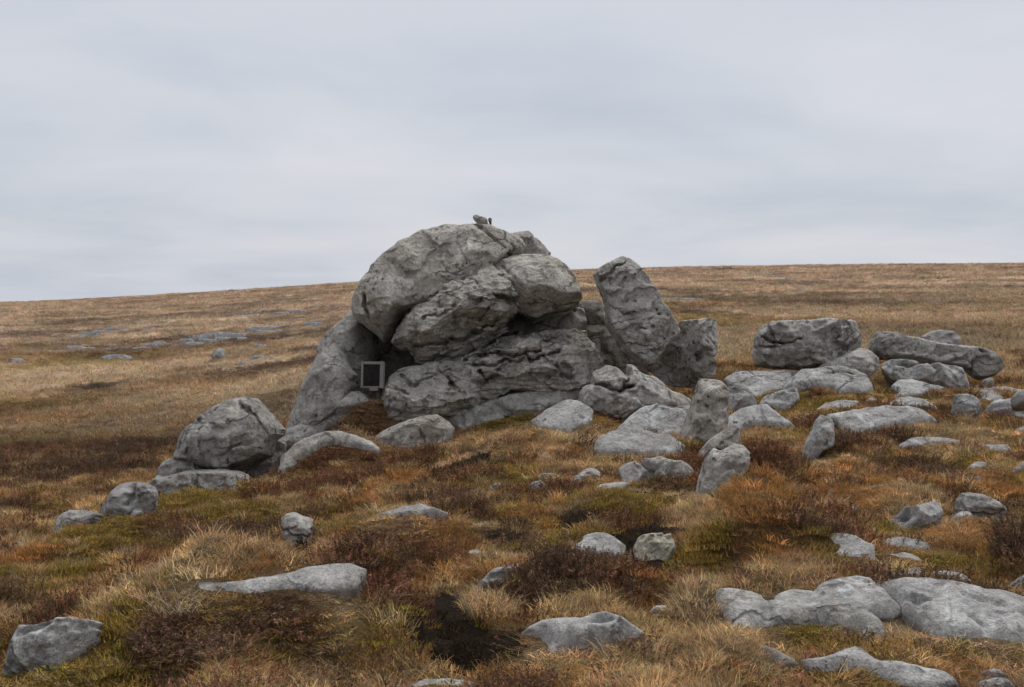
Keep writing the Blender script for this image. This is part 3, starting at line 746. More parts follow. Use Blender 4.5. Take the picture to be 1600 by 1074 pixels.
rock('boulder', 'small lump on the shoulder of the low block under the large blunt boulder', 'c4',
     [(580, 545), (598, 455), (628, 415), (645, 400), (690, 400), (760, 405), (820, 420), (862, 450), (800, 500), (680, 530)], D=15.75, b=.5, ext=.1, f=.25, tint=(.80, .80, .80))
rock('boulder', 'low oblong block at the left with a clean vertical joint', 'c4',
     [(578, 600), (582, 520), (600, 490), (650, 492), (700, 480), (760, 462), (850, 455), (930, 455), (1000, 463), (1050, 483), (1077, 512), (1087, 560), (1062, 602), (980, 614), (860, 614), (720, 616), (640, 610)],
     D=15.35, b=.7, ext=.15, tf=.3, k=.12, flat_=.6, cuts=3, cutd=.5, tint=(.76, .76, .76), ctrl=[(590, 500, .15), (760, 465, .15), (1000, 470, .15), (700, 520, .32), (850, 500, .32), (1000, 520, .32), (620, 560, .3), (800, 580, .42), (1000, 580, .38), (1075, 560, .2), (600, 600, .3)],
     cracks=[([(810, 460), (830, 530), (850, 610)], .025, .07)])
rock('boulder', 'wedge-shaped rock sloping left from the low oblong block', 'c4',
     [(295, 680), (340, 610), (380, 560), (420, 520), (480, 515), (550, 525), (590, 545), (600, 605), (545, 640), (480, 660), (400, 700), (340, 698)], D=15.7, b=.6, ext=.15, tint=(.76, .76, .78), cracks=[([(470, 520), (480, 570), (460, 640)], .03, .06)])
rock('stone', 'thin sliver of rock below the wedge-shaped rock', 'c4', [(438, 700), (480, 665), (532, 645), (545, 665), (490, 695)], D=15.2, b=.3, ext=.1, f=.1, t=60, cat='stone')
rock('boulder', 'lowest leftmost rock with a whitish top edge at the end of the group', 'c4',
     [(95, 772), (110, 720), (140, 692), (190, 677), (260, 675), (330, 690), (405, 706), (380, 725), (300, 740), (240, 760), (150, 772)], D=15.3, t=65, b=.5, ext=.15, f=.25)
rock('stone', 'small upright stone poking out of dark heather on the left hummock', 'c4',
     [(1213, 702), (1240, 680), (1280, 670), (1320, 690), (1377, 710), (1355, 780), (1342, 832), (1300, 862), (1270, 852), (1250, 790), (1233, 740)], b=.25, ext=.08, f=.16, cat='stone')
# ---- foreground
rock('boulder', 'rough grey boulder in yellow moss at the bottom left corner', 'c5',
     [(40, 665), (55, 600), (80, 545), (130, 515), (200, 515), (280, 495), (350, 485), (430, 485), (470, 500), (420, 555), (350, 615), (300, 655), (220, 675), (120, 682), (60, 692)], t=62, f=.2, b=.4, ext=.1, rough=1.3, tint=BLUE,
     cracks=[([(110, 530), (150, 600), (200, 560), (260, 520)], .03, .05)])
rock('slab', 'long thin pale slab lying across the heather in the left foreground', 'p',
     [(262, 920), (300, 912), (340, 912), (375, 910), (410, 905), (440, 897), (480, 888), (520, 883), (550, 882), (573, 890), (571, 905), (556, 920), (530, 922), (490, 922), (440, 925), (400, 930), (350, 934), (310, 930)], slab=True, t=20, tint=BLUE)
rock('slab', 'dark low rock with pointed ends in grass below the domed rock', 'c6', [(158, 485), (210, 465), (260, 458), (310, 438), (390, 425), (450, 440), (522, 462), (500, 480), (420, 495), (350, 503), (250, 500), (190, 495)], slab=True, t=35, f=.1, tint=(.85, .86, .88))
rock('stone', 'small flat grey stone alone in orange grass', 'c6', [(568, 542), (620, 515), (680, 509), (740, 530), (700, 548), (620, 553)], slab=True, t=25, cat='stone')
rock('stone', 'whitish rounded stone at the edge of a heather hummock', 'c6', [(583, 655), (615, 630), (650, 620), (664, 640), (650, 662), (610, 682), (590, 676)], ext=.03, t=60, tint=(1.3, 1.28, 1.24), rough=.5, cat='stone')
rock('stone', 'elongated stone tilted up on its end in grass', 'c6', [(913, 625), (930, 590), (960, 570), (990, 556), (1002, 575), (985, 597), (950, 613), (920, 634)], ext=.02, t=55, rough=.5, cat='stone')
rock('slab', 'pale rounded slab beside the dark peat hollow near the centre', 'c6',
     [(1018, 665), (1060, 620), (1110, 590), (1120, 565), (1170, 550), (1230, 554), (1270, 580), (1311, 610), (1303, 650), (1283, 695), (1190, 692), (1120, 680), (1080, 672)], slab=True, t=32, f=.1, tint=BLUE)
rock('boulder', 'lumpy stone crusted with pale green lichen above the peat hollow', 'c6', [(1335, 600), (1375, 562), (1440, 555), (1500, 585), (1532, 622), (1490, 668), (1420, 692), (1352, 668)], t=38, f=.09, b=.22, ext=.04, cuts=5, tint=(1.0, .98, .85), rough=1.5)
rock('stone', 'narrow tilted stone leaning on the brown heather hummock', 'c7', [(543, 284), (580, 255), (640, 210), (700, 180), (735, 166), (759, 185), (722, 202), (692, 244), (640, 256), (580, 284)], t=35, f=.07, b=.2, ext=.05, tint=BLUE, cat='stone')
rock('stone', 'little pale stone in tussocks below the tilted grey slab', 'c6', [(903, 222), (930, 200), (965, 207), (974, 228), (910, 230)], t=60, cat='stone', tint=(1.1, 1.1, 1.08))
rock('stone', 'upper of two small stones beside the pointed stone', 'c6', [(908, 302), (940, 285), (985, 284), (992, 302), (950, 322), (915, 318)], t=60, cat='stone')
rock('stone', 'lower of two small stones beside the pointed stone', 'c6', [(873, 347), (890, 325), (930, 317), (952, 335), (930, 365), (880, 368)], t=60, cat='stone')
rock('stone', 'small blocky stone at the end of the orange grass bank', 'c6', [(693, 365), (710, 335), (755, 325), (757, 370)], t=60, cat='stone')
rock('stone', 'half hidden stone in brown heather near the centre', 'c6', [(778, 458), (820, 430), (862, 435), (852, 464), (810, 470)], t=60, cat='stone', tint=(.8, .76, .7))
rock('stone', 'pointed stone rising from grass left of the pale slabs', 'd5', [(278, 535), (340, 490), (400, 440), (450, 403), (490, 413), (533, 455), (480, 490), (440, 510), (360, 530)], t=50, f=.12, b=.25, ext=.06, cat='stone')
rock('slab', 'broken pale slab with a rounded end beside the two upright rocks', 'd5',
     [(636, 400), (700, 392), (780, 396), (860, 376), (960, 365), (1080, 350), (1130, 363), (1182, 410), (1192, 460), (1100, 478), (1000, 462), (880, 462), (840, 490), (720, 506), (650, 480), (680, 445)], t=35, f=.12, b=.3, ext=.06, cracks=[([(780, 396), (850, 440), (880, 460)], .03, .08)], cat='slab')
rock('slab', 'low grey slab in heather below the broken pale slab', 'd5', [(463, 560), (520, 525), (600, 513), (700, 503), (725, 515), (660, 555), (600, 585), (520, 600), (470, 590)], slab=True, t=28)
rock('boulder', 'upright rock with a white lichen cap in front of dark red heather', 'd5',
     [(1183, 590), (1198, 480), (1228, 380), (1268, 310), (1310, 268), (1360, 285), (1410, 258), (1450, 236), (1510, 248), (1563, 300), (1532, 365), (1450, 435), (1390, 500), (1320, 570), (1250, 600)], b=.35, ext=.08, f=.25, rough=1.2)
rock('boulder', 'slim rock leaning behind the upright rock with the white cap', 'd5',
     [(1175, 365), (1210, 290), (1270, 220), (1350, 160), (1440, 102), (1482, 122), (1493, 170), (1483, 225), (1420, 260), (1370, 300), (1300, 340), (1220, 400)], D=13.9, t=70, b=.3, ext=.15, f=.18, tint=WARM)
rock('stone', 'small stone against the left corner of the flat-topped pale slab', 'd5', [(488, 195), (500, 157), (545, 150), (550, 185), (520, 205)], D=16.35, t=60, cat='stone')
rock('slab', 'narrow slab showing through turf below the smooth tilted slab', 'd5', [(325, 238), (400, 182), (458, 163), (470, 185), (430, 215), (370, 238)], D=16.0, t=40, f=.08, b=.3, cat='slab')
# ---- right-hand row
rock('boulder', 'massive flat-topped block standing on slabs at the right', 'c3',
     [(188, 255), (194, 185), (230, 132), (290, 108), (400, 104), (500, 97), (600, 97), (700, 104), (723, 140), (736, 200), (742, 245), (700, 290), (620, 320), (545, 340), (480, 348), (350, 353), (260, 348), (200, 328)],
     D=21.0, b=1.1, ext=.03, tf=.25, k=.16, flat_=.65, cuts=3, cutd=.5, res=1.2, rough=1.2,
     ctrl=[(200, 200, .2), (300, 112, .15), (500, 102, .15), (700, 110, .15), (735, 200, .2), (300, 150, .40), (400, 140, .35), (600, 150, .42), (700, 160, .36), (250, 220, .38), (400, 220, .52), (600, 250, .56), (720, 240, .3), (230, 280, .42), (400, 320, .52), (240, 335, .3), (540, 330, .45), (330, 180, .5)],
     cracks=[([(195, 190), (260, 225), (340, 235), (400, 215)], .05, .12), ([(195, 255), (260, 255), (320, 245)], .04, .08)])
rock('boulder', 'rounded rock propping the right end of the massive flat-topped block', 'c3', [(520, 352), (560, 315), (640, 290), (700, 262), (740, 240), (800, 260), (842, 300), (832, 335), (780, 380), (700, 365), (620, 358)], D=20.5, b=.7, ext=.1, f=.3)
rock('boulder', 'long tapering boulder lying on a ledge at the far right', 'c3',
     [(795, 245), (800, 205), (830, 165), (880, 159), (960, 175), (1060, 200), (1150, 215), (1250, 230), (1350, 240), (1420, 265), (1470, 300), (1492, 335), (1480, 368), (1440, 392), (1370, 412), (1325, 400),
      (1290, 370), (1200, 350), (1080, 335), (950, 315), (850, 308), (812, 285)], D=21.5, b=.9, ext=0, tf=.35, k=.14, flat_=.6, cuts=4, cutd=.6, res=1.2,
     ctrl=[(810, 220, .2), (880, 165, .15), (1100, 210, .15), (1300, 238, .15), (1480, 320, .15), (880, 210, .4), (1050, 240, .42), (1250, 270, .42), (1400, 300, .42), (850, 280, .36), (1000, 300, .48), (1200, 330, .5), (1380, 350, .4), (1300, 360, .2), (1440, 385, .12), (1340, 395, .1)],
     cracks=[([(1330, 262), (1345, 275)], .05, .12)])
rock('boulder', 'small dome of rock peeping over the long tapering boulder', 'c3', [(1055, 195), (1100, 165), (1160, 151), (1220, 160), (1258, 187), (1255, 220), (1150, 225)], D=25.0, b=.6, ext=.3, f=.3, tint=BLUE)
rock('boulder', 'sculpted ledge carrying the long tapering boulder', 'c3',
     [(848, 312), (950, 303), (1010, 320), (1060, 343), (1130, 338), (1200, 348), (1290, 345), (1330, 380), (1345, 440), (1285, 448), (1200, 435), (1130, 418), (1000, 418), (940, 402), (900, 378), (870, 355)], D=20.4, t=60, b=.6, ext=.1, f=.25, cat='ledge', tint=BLUE,
     cracks=[([(940, 330), (1000, 355), (1060, 350)], .04, .1), ([(1090, 350), (1130, 375)], .05, .06)])
rock('stone', 'little stone under the drooping end of the long tapering boulder', 'c3', [(1368, 430), (1400, 405), (1437, 398), (1445, 440), (1390, 445)], D=20.6, cat='stone', b=.2)
rock('slab', 'broad flat slab beneath the massive block, left half', 'c3', [(33, 412), (80, 385), (130, 374), (300, 372), (420, 372), (380, 420), (340, 480), (250, 500), (200, 520), (140, 485), (70, 445)], D=19.3, slab=True, t=24, f=.12, b=.6, tint=BLUE, rough=1.2, cat='slab')
rock('slab', 'shaded slab face between the upright block and the broad flat slab', 'c3', [(35, 440), (90, 450), (150, 478), (215, 530), (180, 570), (100, 590), (50, 630), (38, 550)], D=18.6, t=60, f=.12, b=.6, tint=(.85, .86, .9), cat='slab')
rock('slab', 'rounded slab with a mossy hollow beneath the massive block, right half', 'c3',
     [(330, 480), (370, 412), (430, 370), (560, 350), (640, 344), (720, 358), (780, 388), (802, 430), (822, 478), (760, 490), (705, 478), (640, 495), (600, 468), (520, 450), (440, 462)], D=19.0, slab=True, t=31, f=.14, b=.6, tint=BLUE, rough=1.6, cat='slab', cracks=[([(560, 400), (640, 380), (700, 390)], .04, .06)])
rock('slab', 'small sloping slab in moss below the broad flat slab', 'c3', [(203, 545), (240, 505), (320, 483), (400, 463), (455, 475), (405, 503), (382, 552), (300, 542), (260, 530)], t=35, f=.1, b=.4, tint=BLUE, cat='slab', D=17.6)
rock('boulder', 'low humped rock above a mossy hollow right of the upright block', 'c3', [(28, 670), (50, 612), (120, 565), (200, 543), (260, 543), (320, 590), (380, 630), (418, 668), (340, 672), (280, 672), (200, 660), (150, 675), (115, 705), (60, 705)], D=15.9, slab=True, t=38, f=.12, b=.45, rough=1.6, tint=BLUE, cat='boulder')
rock('boulder', 'pale pointed stone jutting from reddish heather at the right', 'c3', [(438, 808), (460, 740), (490, 680), (510, 620), (540, 593), (580, 605), (607, 640), (612, 705), (545, 735), (505, 785), (455, 820)], b=.3, ext=.1, f=.16, tint=BLUE, k=.07)
rock('slab', 'long grey slab with dark heather along its front edge', 'c3', [(570, 600), (700, 573), (860, 558), (1000, 555), (1080, 578), (1148, 628), (1060, 640), (960, 650), (880, 670), (830, 700), (720, 715), (670, 700), (605, 645)], slab=True, t=28, f=.12, b=.45, D=15.0, rough=1.6, tint=(.92, .94, .97), cat='slab')
rock('slab', 'thin pale slab in turf above the long grey slab', 'c3', [(503, 574), (560, 535), (640, 519), (745, 524), (710, 555), (680, 576), (600, 577)], slab=True, t=18, tint=BLUE)
rock('stone', 'round stone at the end of the thin pale slab', 'c3', [(772, 525), (800, 499), (832, 513), (834, 550), (800, 552)], cat='stone', t=65)
rock('slab', 'curved pale slab among turf below the sculpted ledge', 'c3', [(883, 545), (930, 509), (1000, 503), (1080, 518), (1130, 543), (1172, 580), (1080, 577), (1000, 562), (900, 562)], slab=True, t=20, tint=BLUE)
rock('slab', 'three-cornered slab just below the sculpted ledge', 'c3', [(903, 447), (940, 414), (1030, 413), (1110, 438), (1213, 460), (1130, 473), (1060, 494), (980, 505), (885, 520), (950, 478)], slab=True, t=20, D=18.3, tint=BLUE)
rock('boulder', 'squat upright stone in grass near the right edge', 'c3', [(1228, 570), (1238, 492), (1300, 484), (1340, 500), (1362, 545), (1345, 615), (1275, 638), (1240, 610)], b=.35, ext=.06, f=.22, tint=BLUE)
rock('slab', 'ragged low slab above the squat upright stone', 'c3', [(1348, 525), (1380, 500), (1362, 463), (1420, 458), (1480, 488), (1503, 512), (1425, 540)], slab=True, t=22, tint=BLUE)
rock('slab', 'low slab at the right edge under the drooping boulder end', 'c3', [(1418, 452), (1500, 448), (1600, 468), (1660, 480), (1640, 500), (1530, 505), (1480, 488)], slab=True, t=22, tint=BLUE)
rock('boulder', 'lumpy low rock right of the squat upright stone', 'c3', [(1383, 580), (1430, 540), (1500, 524), (1580, 529), (1598, 605), (1500, 612), (1450, 600), (1400, 610)], t=50, f=.2, b=.35, ext=.06, tint=BLUE)
rock('boulder', 'rounded stone at the right edge beside the lumpy low rock', 'c3', [(1528, 515), (1560, 474), (1620, 462), (1650, 500), (1640, 550), (1545, 535)], t=60, f=.2, b=.35, D=15.4, tint=BLUE)
rock('slab', 'sunken slab edge half covered by brown grass below the long grey slab', 'c3', [(888, 785), (960, 740), (1010, 714), (1100, 713), (1200, 718), (1295, 737), (1250, 752), (1120, 752), (1000, 762), (940, 785)], slab=True, t=25, tint=BLUE)
rock('slab', 'little ragged slab in pale grass near the right edge', 'c3', [(1373, 805), (1420, 767), (1388, 749), (1450, 753), (1510, 748), (1545, 780), (1585, 792), (1500, 812), (1430, 817)], slab=True, t=25, tint=BLUE)
rock('stone', 'small flat stone below the little ragged slab', 'c3', [(1308, 865), (1350, 838), (1412, 850), (1402, 874), (1340, 884)], slab=True, t=25, cat='stone')
rock('stone', 'thin stone sliver in turf below the squat upright stone', 'c3', [(1308, 680), (1360, 663), (1422, 687), (1360, 696)], slab=True, t=25, cat='stone')
rock('stone', 'flat stone cut by the right edge below the lumpy low rock', 'c3', [(1548, 675), (1600, 653), (1640, 660), (1630, 695), (1560, 692)], slab=True, t=25, cat='stone')
rock('boulder', 'sloping stone cut by the right edge with a dark smaller neighbour', 'd6', [(1455, 118), (1530, 68), (1620, 55), (1640, 118), (1560, 128)], t=45, f=.12, b=.3, tint=BLUE)
rock('stone', 'stone cut by the right edge just above the sloping stone', 'c3', [(1555, 868), (1590, 835), (1640, 830), (1640, 872), (1590, 880)], t=45, f=.08, b=.2, D=13.2, cat='stone')
rock('slab', 'tilted cracked slab with a bright broken end in the right grass', 'd6', [(493, 508), (560, 470), (640, 430), (720, 400), (800, 360), (900, 333), (953, 370), (943, 415), (860, 435), (760, 470), (700, 505), (600, 535), (540, 545)], t=30, f=.1, b=.3, tint=BLUE, cracks=[([(700, 410), (720, 440), (690, 500)], .02, .06)], cat='slab', rough=.7)
rock('boulder', 'striped rounded boulder with a pointed right end in tall grass', 'd6', [(1036, 395), (1060, 310), (1100, 253), (1160, 243), (1260, 253), (1350, 290), (1420, 340), (1453, 392), (1420, 425), (1330, 420), (1250, 410), (1180, 410), (1080, 410)], f=.2, b=.35, ext=.1, base=(1200, 450), strata=.03)
rock('stone', 'small stone leaning under the left side of the striped boulder', 'd6', [(1033, 468), (1060, 420), (1100, 400), (1190, 400), (1185, 445), (1120, 482)], f=.1, b=.2, ext=.05, t=65, cat='stone', tint=(.85, .86, .9))
rock('slab', 'broad square slab against the right hummock', 'd6', [(50, 563), (180, 568), (290, 588), (340, 618), (380, 648), (432, 658), (443, 720), (433, 808), (330, 800), (180, 822), (110, 805), (70, 780), (100, 690), (80, 620)], slab=True, t=26, tint=BLUE)
rock('slab', 'oblong slab joined to the right of the broad square slab', 'd6', [(378, 635), (470, 628), (560, 608), (680, 602), (780, 628), (870, 658), (905, 702), (820, 722), (700, 720), (580, 728), (500, 712), (440, 660)], slab=True, t=22, tint=BLUE)
rock('slab', 'curved slab below the oblong slab with a crumbling front edge', 'd6', [(445, 712), (520, 716), (570, 736), (640, 722), (720, 732), (790, 767), (843, 822), (822, 846), (760, 830), (680, 812), (560, 816), (450, 812)], slab=True, t=24, tint=BLUE)
rock('slab', 'heathery low rock just above the biggest foreground slab', 'd6', [(525, 918), (570, 880), (640, 868), (740, 838), (800, 843), (835, 870), (795, 938), (700, 955), (560, 940)], slab=True, t=26)
rock('slab', 'narrow curved slab fringed with red grass above the right foreground slab', 'd6', [(878, 868), (980, 866), (1090, 882), (1160, 917), (1213, 970), (1222, 1008), (1165, 995), (1090, 960), (960, 945)], slab=True, t=24, tint=BLUE)
rock('stone', 'left of two small stones behind the oblong slab', 'd6', [(435, 605), (480, 578), (540, 588), (525, 620)], slab=True, t=30, cat='stone')
rock('stone', 'right of two small stones behind the oblong slab', 'd6', [(548, 605), (560, 563), (620, 558), (663, 590), (600, 612)], slab=True, t=35, cat='stone')
rock('boulder', 'rock under a dark heather bank at the right edge', 'd6', [(1465, 990), (1530, 930), (1600, 893), (1680, 880), (1690, 1050), (1480, 1055)], t=55, f=.2, b=.4, tint=(.8, .82, .86))
rock('stone', 'white pebble at the left end of the thin peaty slab', 'd6', [(58, 250), (95, 213), (128, 250), (100, 270)], cat='stone', t=60, tint=(1.35, 1.33, 1.3), rough=.5)
rock('stone', 'small pale stone on bare peat left of the tilted cracked slab', 'd6', [(203, 385), (225, 353), (292, 358), (288, 405), (230, 410)], cat='stone', t=60, tint=(1.25, 1.25, 1.25), rough=.5)
rock('stone', 'white angular chip of stone in dark turf', 'd6', [(595, 152), (640, 133), (705, 150), (650, 174)], cat='stone', t=50, tint=(1.4, 1.4, 1.38), rough=.5)
rock('slab', 'thin peaty slab edge like a fallen post in grass', 'd6', [(165, 278), (280, 240), (400, 203), (525, 193), (530, 208), (430, 236), (330, 258), (220, 285)], slab=True, t=35, f=.05, tint=(1.05, 1.0, .9))
rock('stone', 'upper flat grey stone in turf near the right edge', 'd6', [(1168, 48), (1230, 8), (1313, 18), (1315, 50), (1220, 64)], slab=True, t=28, cat='stone', tint=BLUE)
rock('stone', 'lower flat grey stone in turf near the right edge', 'd6', [(1168, 144), (1220, 119), (1284, 138), (1230, 160)], slab=True, t=28, cat='stone', tint=BLUE)
rock('stone', 'flat stone touching the right edge above the striped boulder', 'd6', [(1545, 275), (1600, 243), (1650, 245), (1640, 280)], slab=True, t=28, cat='stone', tint=BLUE)
rock('slab', 'biggest pale slab of the right foreground with a ragged lower edge', 'c8',
     [(135, 655), (180, 640), (260, 645), (340, 660), (390, 670), (412, 692), (420, 660), (500, 645), (600, 650), (640, 615), (720, 595), (800, 585), (850, 600), (895, 620), (940, 650), (990, 710),
      (1003, 742), (960, 765), (880, 762), (930, 800), (937, 830), (920, 855), (840, 868), (800, 818), (700, 796), (600, 806), (500, 816), (400, 806), (330, 828), (290, 843), (240, 830), (235, 790), (190, 750), (160, 700)],
     slab=True, t=16, f=.09, tint=BLUE, res=1.3, cracks=[([(412, 690), (400, 730), (410, 790)], .05, .03), ([(600, 655), (680, 700), (760, 690)], .08, .02)])
rock('slab', 'wide smooth pale slab running out of the right foreground', 'c8',
     [(900, 612), (1000, 600), (1100, 603), (1200, 609), (1300, 628), (1400, 643), (1500, 658), (1580, 680), (1720, 720), (1720, 920), (1551, 890), (1450, 868), (1350, 858), (1250, 848), (1150, 852), (1105, 815), (1050, 775), (1000, 738), (985, 700), (935, 650)],
     slab=True, t=16, f=.09, tint=BLUE, res=1.3, cracks=[([(890, 620), (1000, 705), (1100, 715)], .04, .04), ([(1060, 720), (1110, 770)], .06, .03), ([(1300, 700), (1420, 730), (1551, 790)], .08, .02), ([(1340, 800), (1380, 850)], .06, .04)])
rock('slab', 'narrow pale slab sloping right above the bottom edge', 'c8', [(338, 890), (380, 887), (430, 902), (500, 942), (575, 988), (500, 980), (450, 980), (420, 950), (380, 920)], slab=True, t=24, tint=BLUE)
rock('slab', 'humped pale slab along the bottom edge at the right', 'c8', [(545, 952), (620, 948), (680, 937), (730, 912), (790, 898), (840, 917), (900, 962), (1000, 967), (1100, 998), (1200, 1012), (1255, 1050), (1280, 1120), (1000, 1120), (930, 1075), (860, 1035), (780, 1012), (680, 1012), (600, 995)],
     slab=True, t=22, f=.09, tint=BLUE, res=1.2)
rock('stone', 'rounded grey stone at the bottom right corner', 'c8', [(1345, 1050), (1420, 1030), (1480, 1043), (1515, 1075), (1440, 1090), (1360, 1085)], slab=True, t=30, cat='stone', tint=(.9, .93, .97))
rock('stone', 'dark stone sliver above the corner stone', 'c8', [(1355, 1005), (1420, 990), (1485, 1022), (1400, 1036)], slab=True, t=30, cat='stone', tint=(.75, .78, .82))
rock('slab', 'curling grey slab with a shaded hollow near the bottom centre', 'c7',
     [(743, 478), (790, 440), (830, 415), (900, 410), (1010, 400), (1060, 385), (1120, 380), (1180, 393), (1230, 423), (1293, 467), (1240, 500), (1150, 530), (1050, 545), (980, 550), (930, 575), (905, 610), (862, 628), (825, 618), (822, 580), (850, 545), (820, 505), (780, 490)],
     slab=True, t=32, f=.12, tint=BLUE, res=1.2, k=.1, ctrl=[(760, 470, .06), (830, 425, .06), (1000, 410, .06), (1120, 388, .08), (1280, 465, .06), (900, 460, .10), (1000, 470, .07), (1080, 440, .00), (1150, 440, .0), (1120, 405, .17), (1200, 430, .16), (1080, 490, .11), (1180, 480, .11), (950, 530, .1), (870, 600, .06)])
rock('stone', 'small grey stone in grass right of the curling slab', 'c7', [(1305, 380), (1330, 349), (1380, 348), (1405, 372), (1350, 386)], slab=True, t=40, cat='stone')
rock('stone', 'stone tip just off the right point of the curling slab', 'c7', [(1340, 475), (1380, 468), (1408, 498), (1370, 498)], slab=True, t=40, cat='stone')
rock('slab', 'pale slab in dark peat at the bottom edge', 'c7', [(255, 700), (340, 670), (420, 666), (500, 672), (585, 685), (590, 740), (260, 745)], slab=True, t=24, tint=BLUE)
rock('stone', 'white peaked stone on the slab at the bottom edge', 'c7', [(385, 712), (415, 688), (455, 664), (480, 675), (505, 695), (490, 725), (390, 725)], t=50, f=.05, b=.12, tint=(1.75, 1.75, 1.75), rough=.6, cat='stone', D=4.95)
# ---- far slabs and stones out on the moor
def far_rock(name, label, group, cx, cy, w, h, seed, tint=(.86, .90, .98), t=60):
    w, h = w * 1.5, h * 1.25
    r = np.random.default_rng(seed)
    n = 9
    pts = []
    for i in range(n):
        a = 2 * math.pi * i / n
        q = r.uniform(.78, 1.08)
        pts.append((cx + w * .5 * q * math.copysign(abs(math.cos(a)) ** .7, math.cos(a)), cy + h * .5 * q * math.copysign(abs(math.sin(a)) ** .7, math.sin(a))))
    o = rock(name, label, 'p', pts, t=t, f=.3 * h / FPX * 60, b=0.8, ext=.3, tint=tint, cat='slab' if name == 'slab' else 'stone', group=group, rough=.7)
far = [
 # rock pavement left
 *[('slab', 'grey slab in the broken rock pavement on the left moor', 'slabs of the left rock pavement', *q) for q in
   [(292, 533, 18, 6), (310, 527, 22, 6), (330, 524, 22, 6), (352, 523, 24, 6), (372, 525, 20, 6), (302, 538, 22, 6), (325, 533, 24, 6), (348, 530, 24, 6), (380, 529, 16, 5)]],
 *[('slab', 'grey slab in the rock band left of the cap boulder', 'slabs of the upper rock band', *q) for q in
   [(398, 513, 22, 5), (420, 512, 26, 5), (445, 510, 24, 5), (408, 519, 24, 5), (432, 517, 22, 4)]],
 *[('slab', 'pale slab in the thin rock line high on the left moor', 'slabs of the high rock line', *q) for q in
   [(142, 521, 26, 5), (160, 519, 22, 5), (178, 515, 24, 5), (198, 514, 20, 4), (228, 511, 18, 4), (242, 509, 14, 4), (120, 526, 18, 4)]],
 *[('slab', 'grey slab beside the dark ditch on the left moor', 'slabs by the ditch', *q) for q in
   [(222, 545, 22, 6), (240, 540, 24, 6), (250, 536, 18, 5), (120, 544, 26, 6), (138, 545, 18, 5), (175, 547, 22, 5), (190, 545, 16, 5)]],
 ('slab', 'long flat pale slab alone below the ditch on the left moor', None, 180, 558, 42, 7),
 ('stone', 'single grey boulder out on the tan left moor', None, 341, 551, 20, 11),
 ('stone', 'pale stone at the far left of the moor', None, 25, 564, 16, 8),
 ('slab', 'flat slab right of the single grey boulder on the moor', None, 407, 542, 18, 6),
 *[('slab', 'low slab in the broken line below the single grey boulder', 'slabs of the lower rock line', *q) for q in
   [(380, 569, 18, 5), (402, 559, 20, 5), (428, 562, 14, 5)]],
 *[('slab', 'far slab in the short rock streak under the left skyline', 'slabs under the left skyline', *q) for q in
   [(382, 494, 18, 4), (398, 492, 18, 4), (440, 489, 20, 4), (465, 486, 22, 4)]],
 ('slab', 'pale slab on the moor beside the left shoulder of the outcrop', None, 490, 507, 22, 7),
 ('stone', 'tiny rock on the left skyline', None, 361, 454, 8, 4),
 ('slab', 'long thin slab on the moor right of the leaning stone', None, 1064, 468, 62, 4),
 *[('stone', 'small stone in the far cluster on the right moor', 'stones of the far right cluster', *q) for q in
   [(1240, 453, 12, 4), (1251, 451, 14, 5), (1262, 454, 12, 4)]],
 *[('slab', 'distant grey slab near the right skyline', 'slabs near the right skyline', *q) for q in
   [(1165, 428, 22, 3), (1190, 429, 26, 3), (1215, 431, 20, 3), (1145, 426, 14, 2)]],
]
ORD = ['first', 'second', 'third', 'fourth', 'fifth', 'sixth', 'seventh', 'eighth', 'ninth']
for i, (nm, lb, gr, cx, cy, w, h) in enumerate(far):
    if gr:
        k_ = sorted(q[3] for q in far if q[2] == gr).index(cx)
        lb = lb + ', ' + ORD[k_] + ' from left'
    far_rock(nm, lb, gr, cx, cy, w, h, 500 + i)
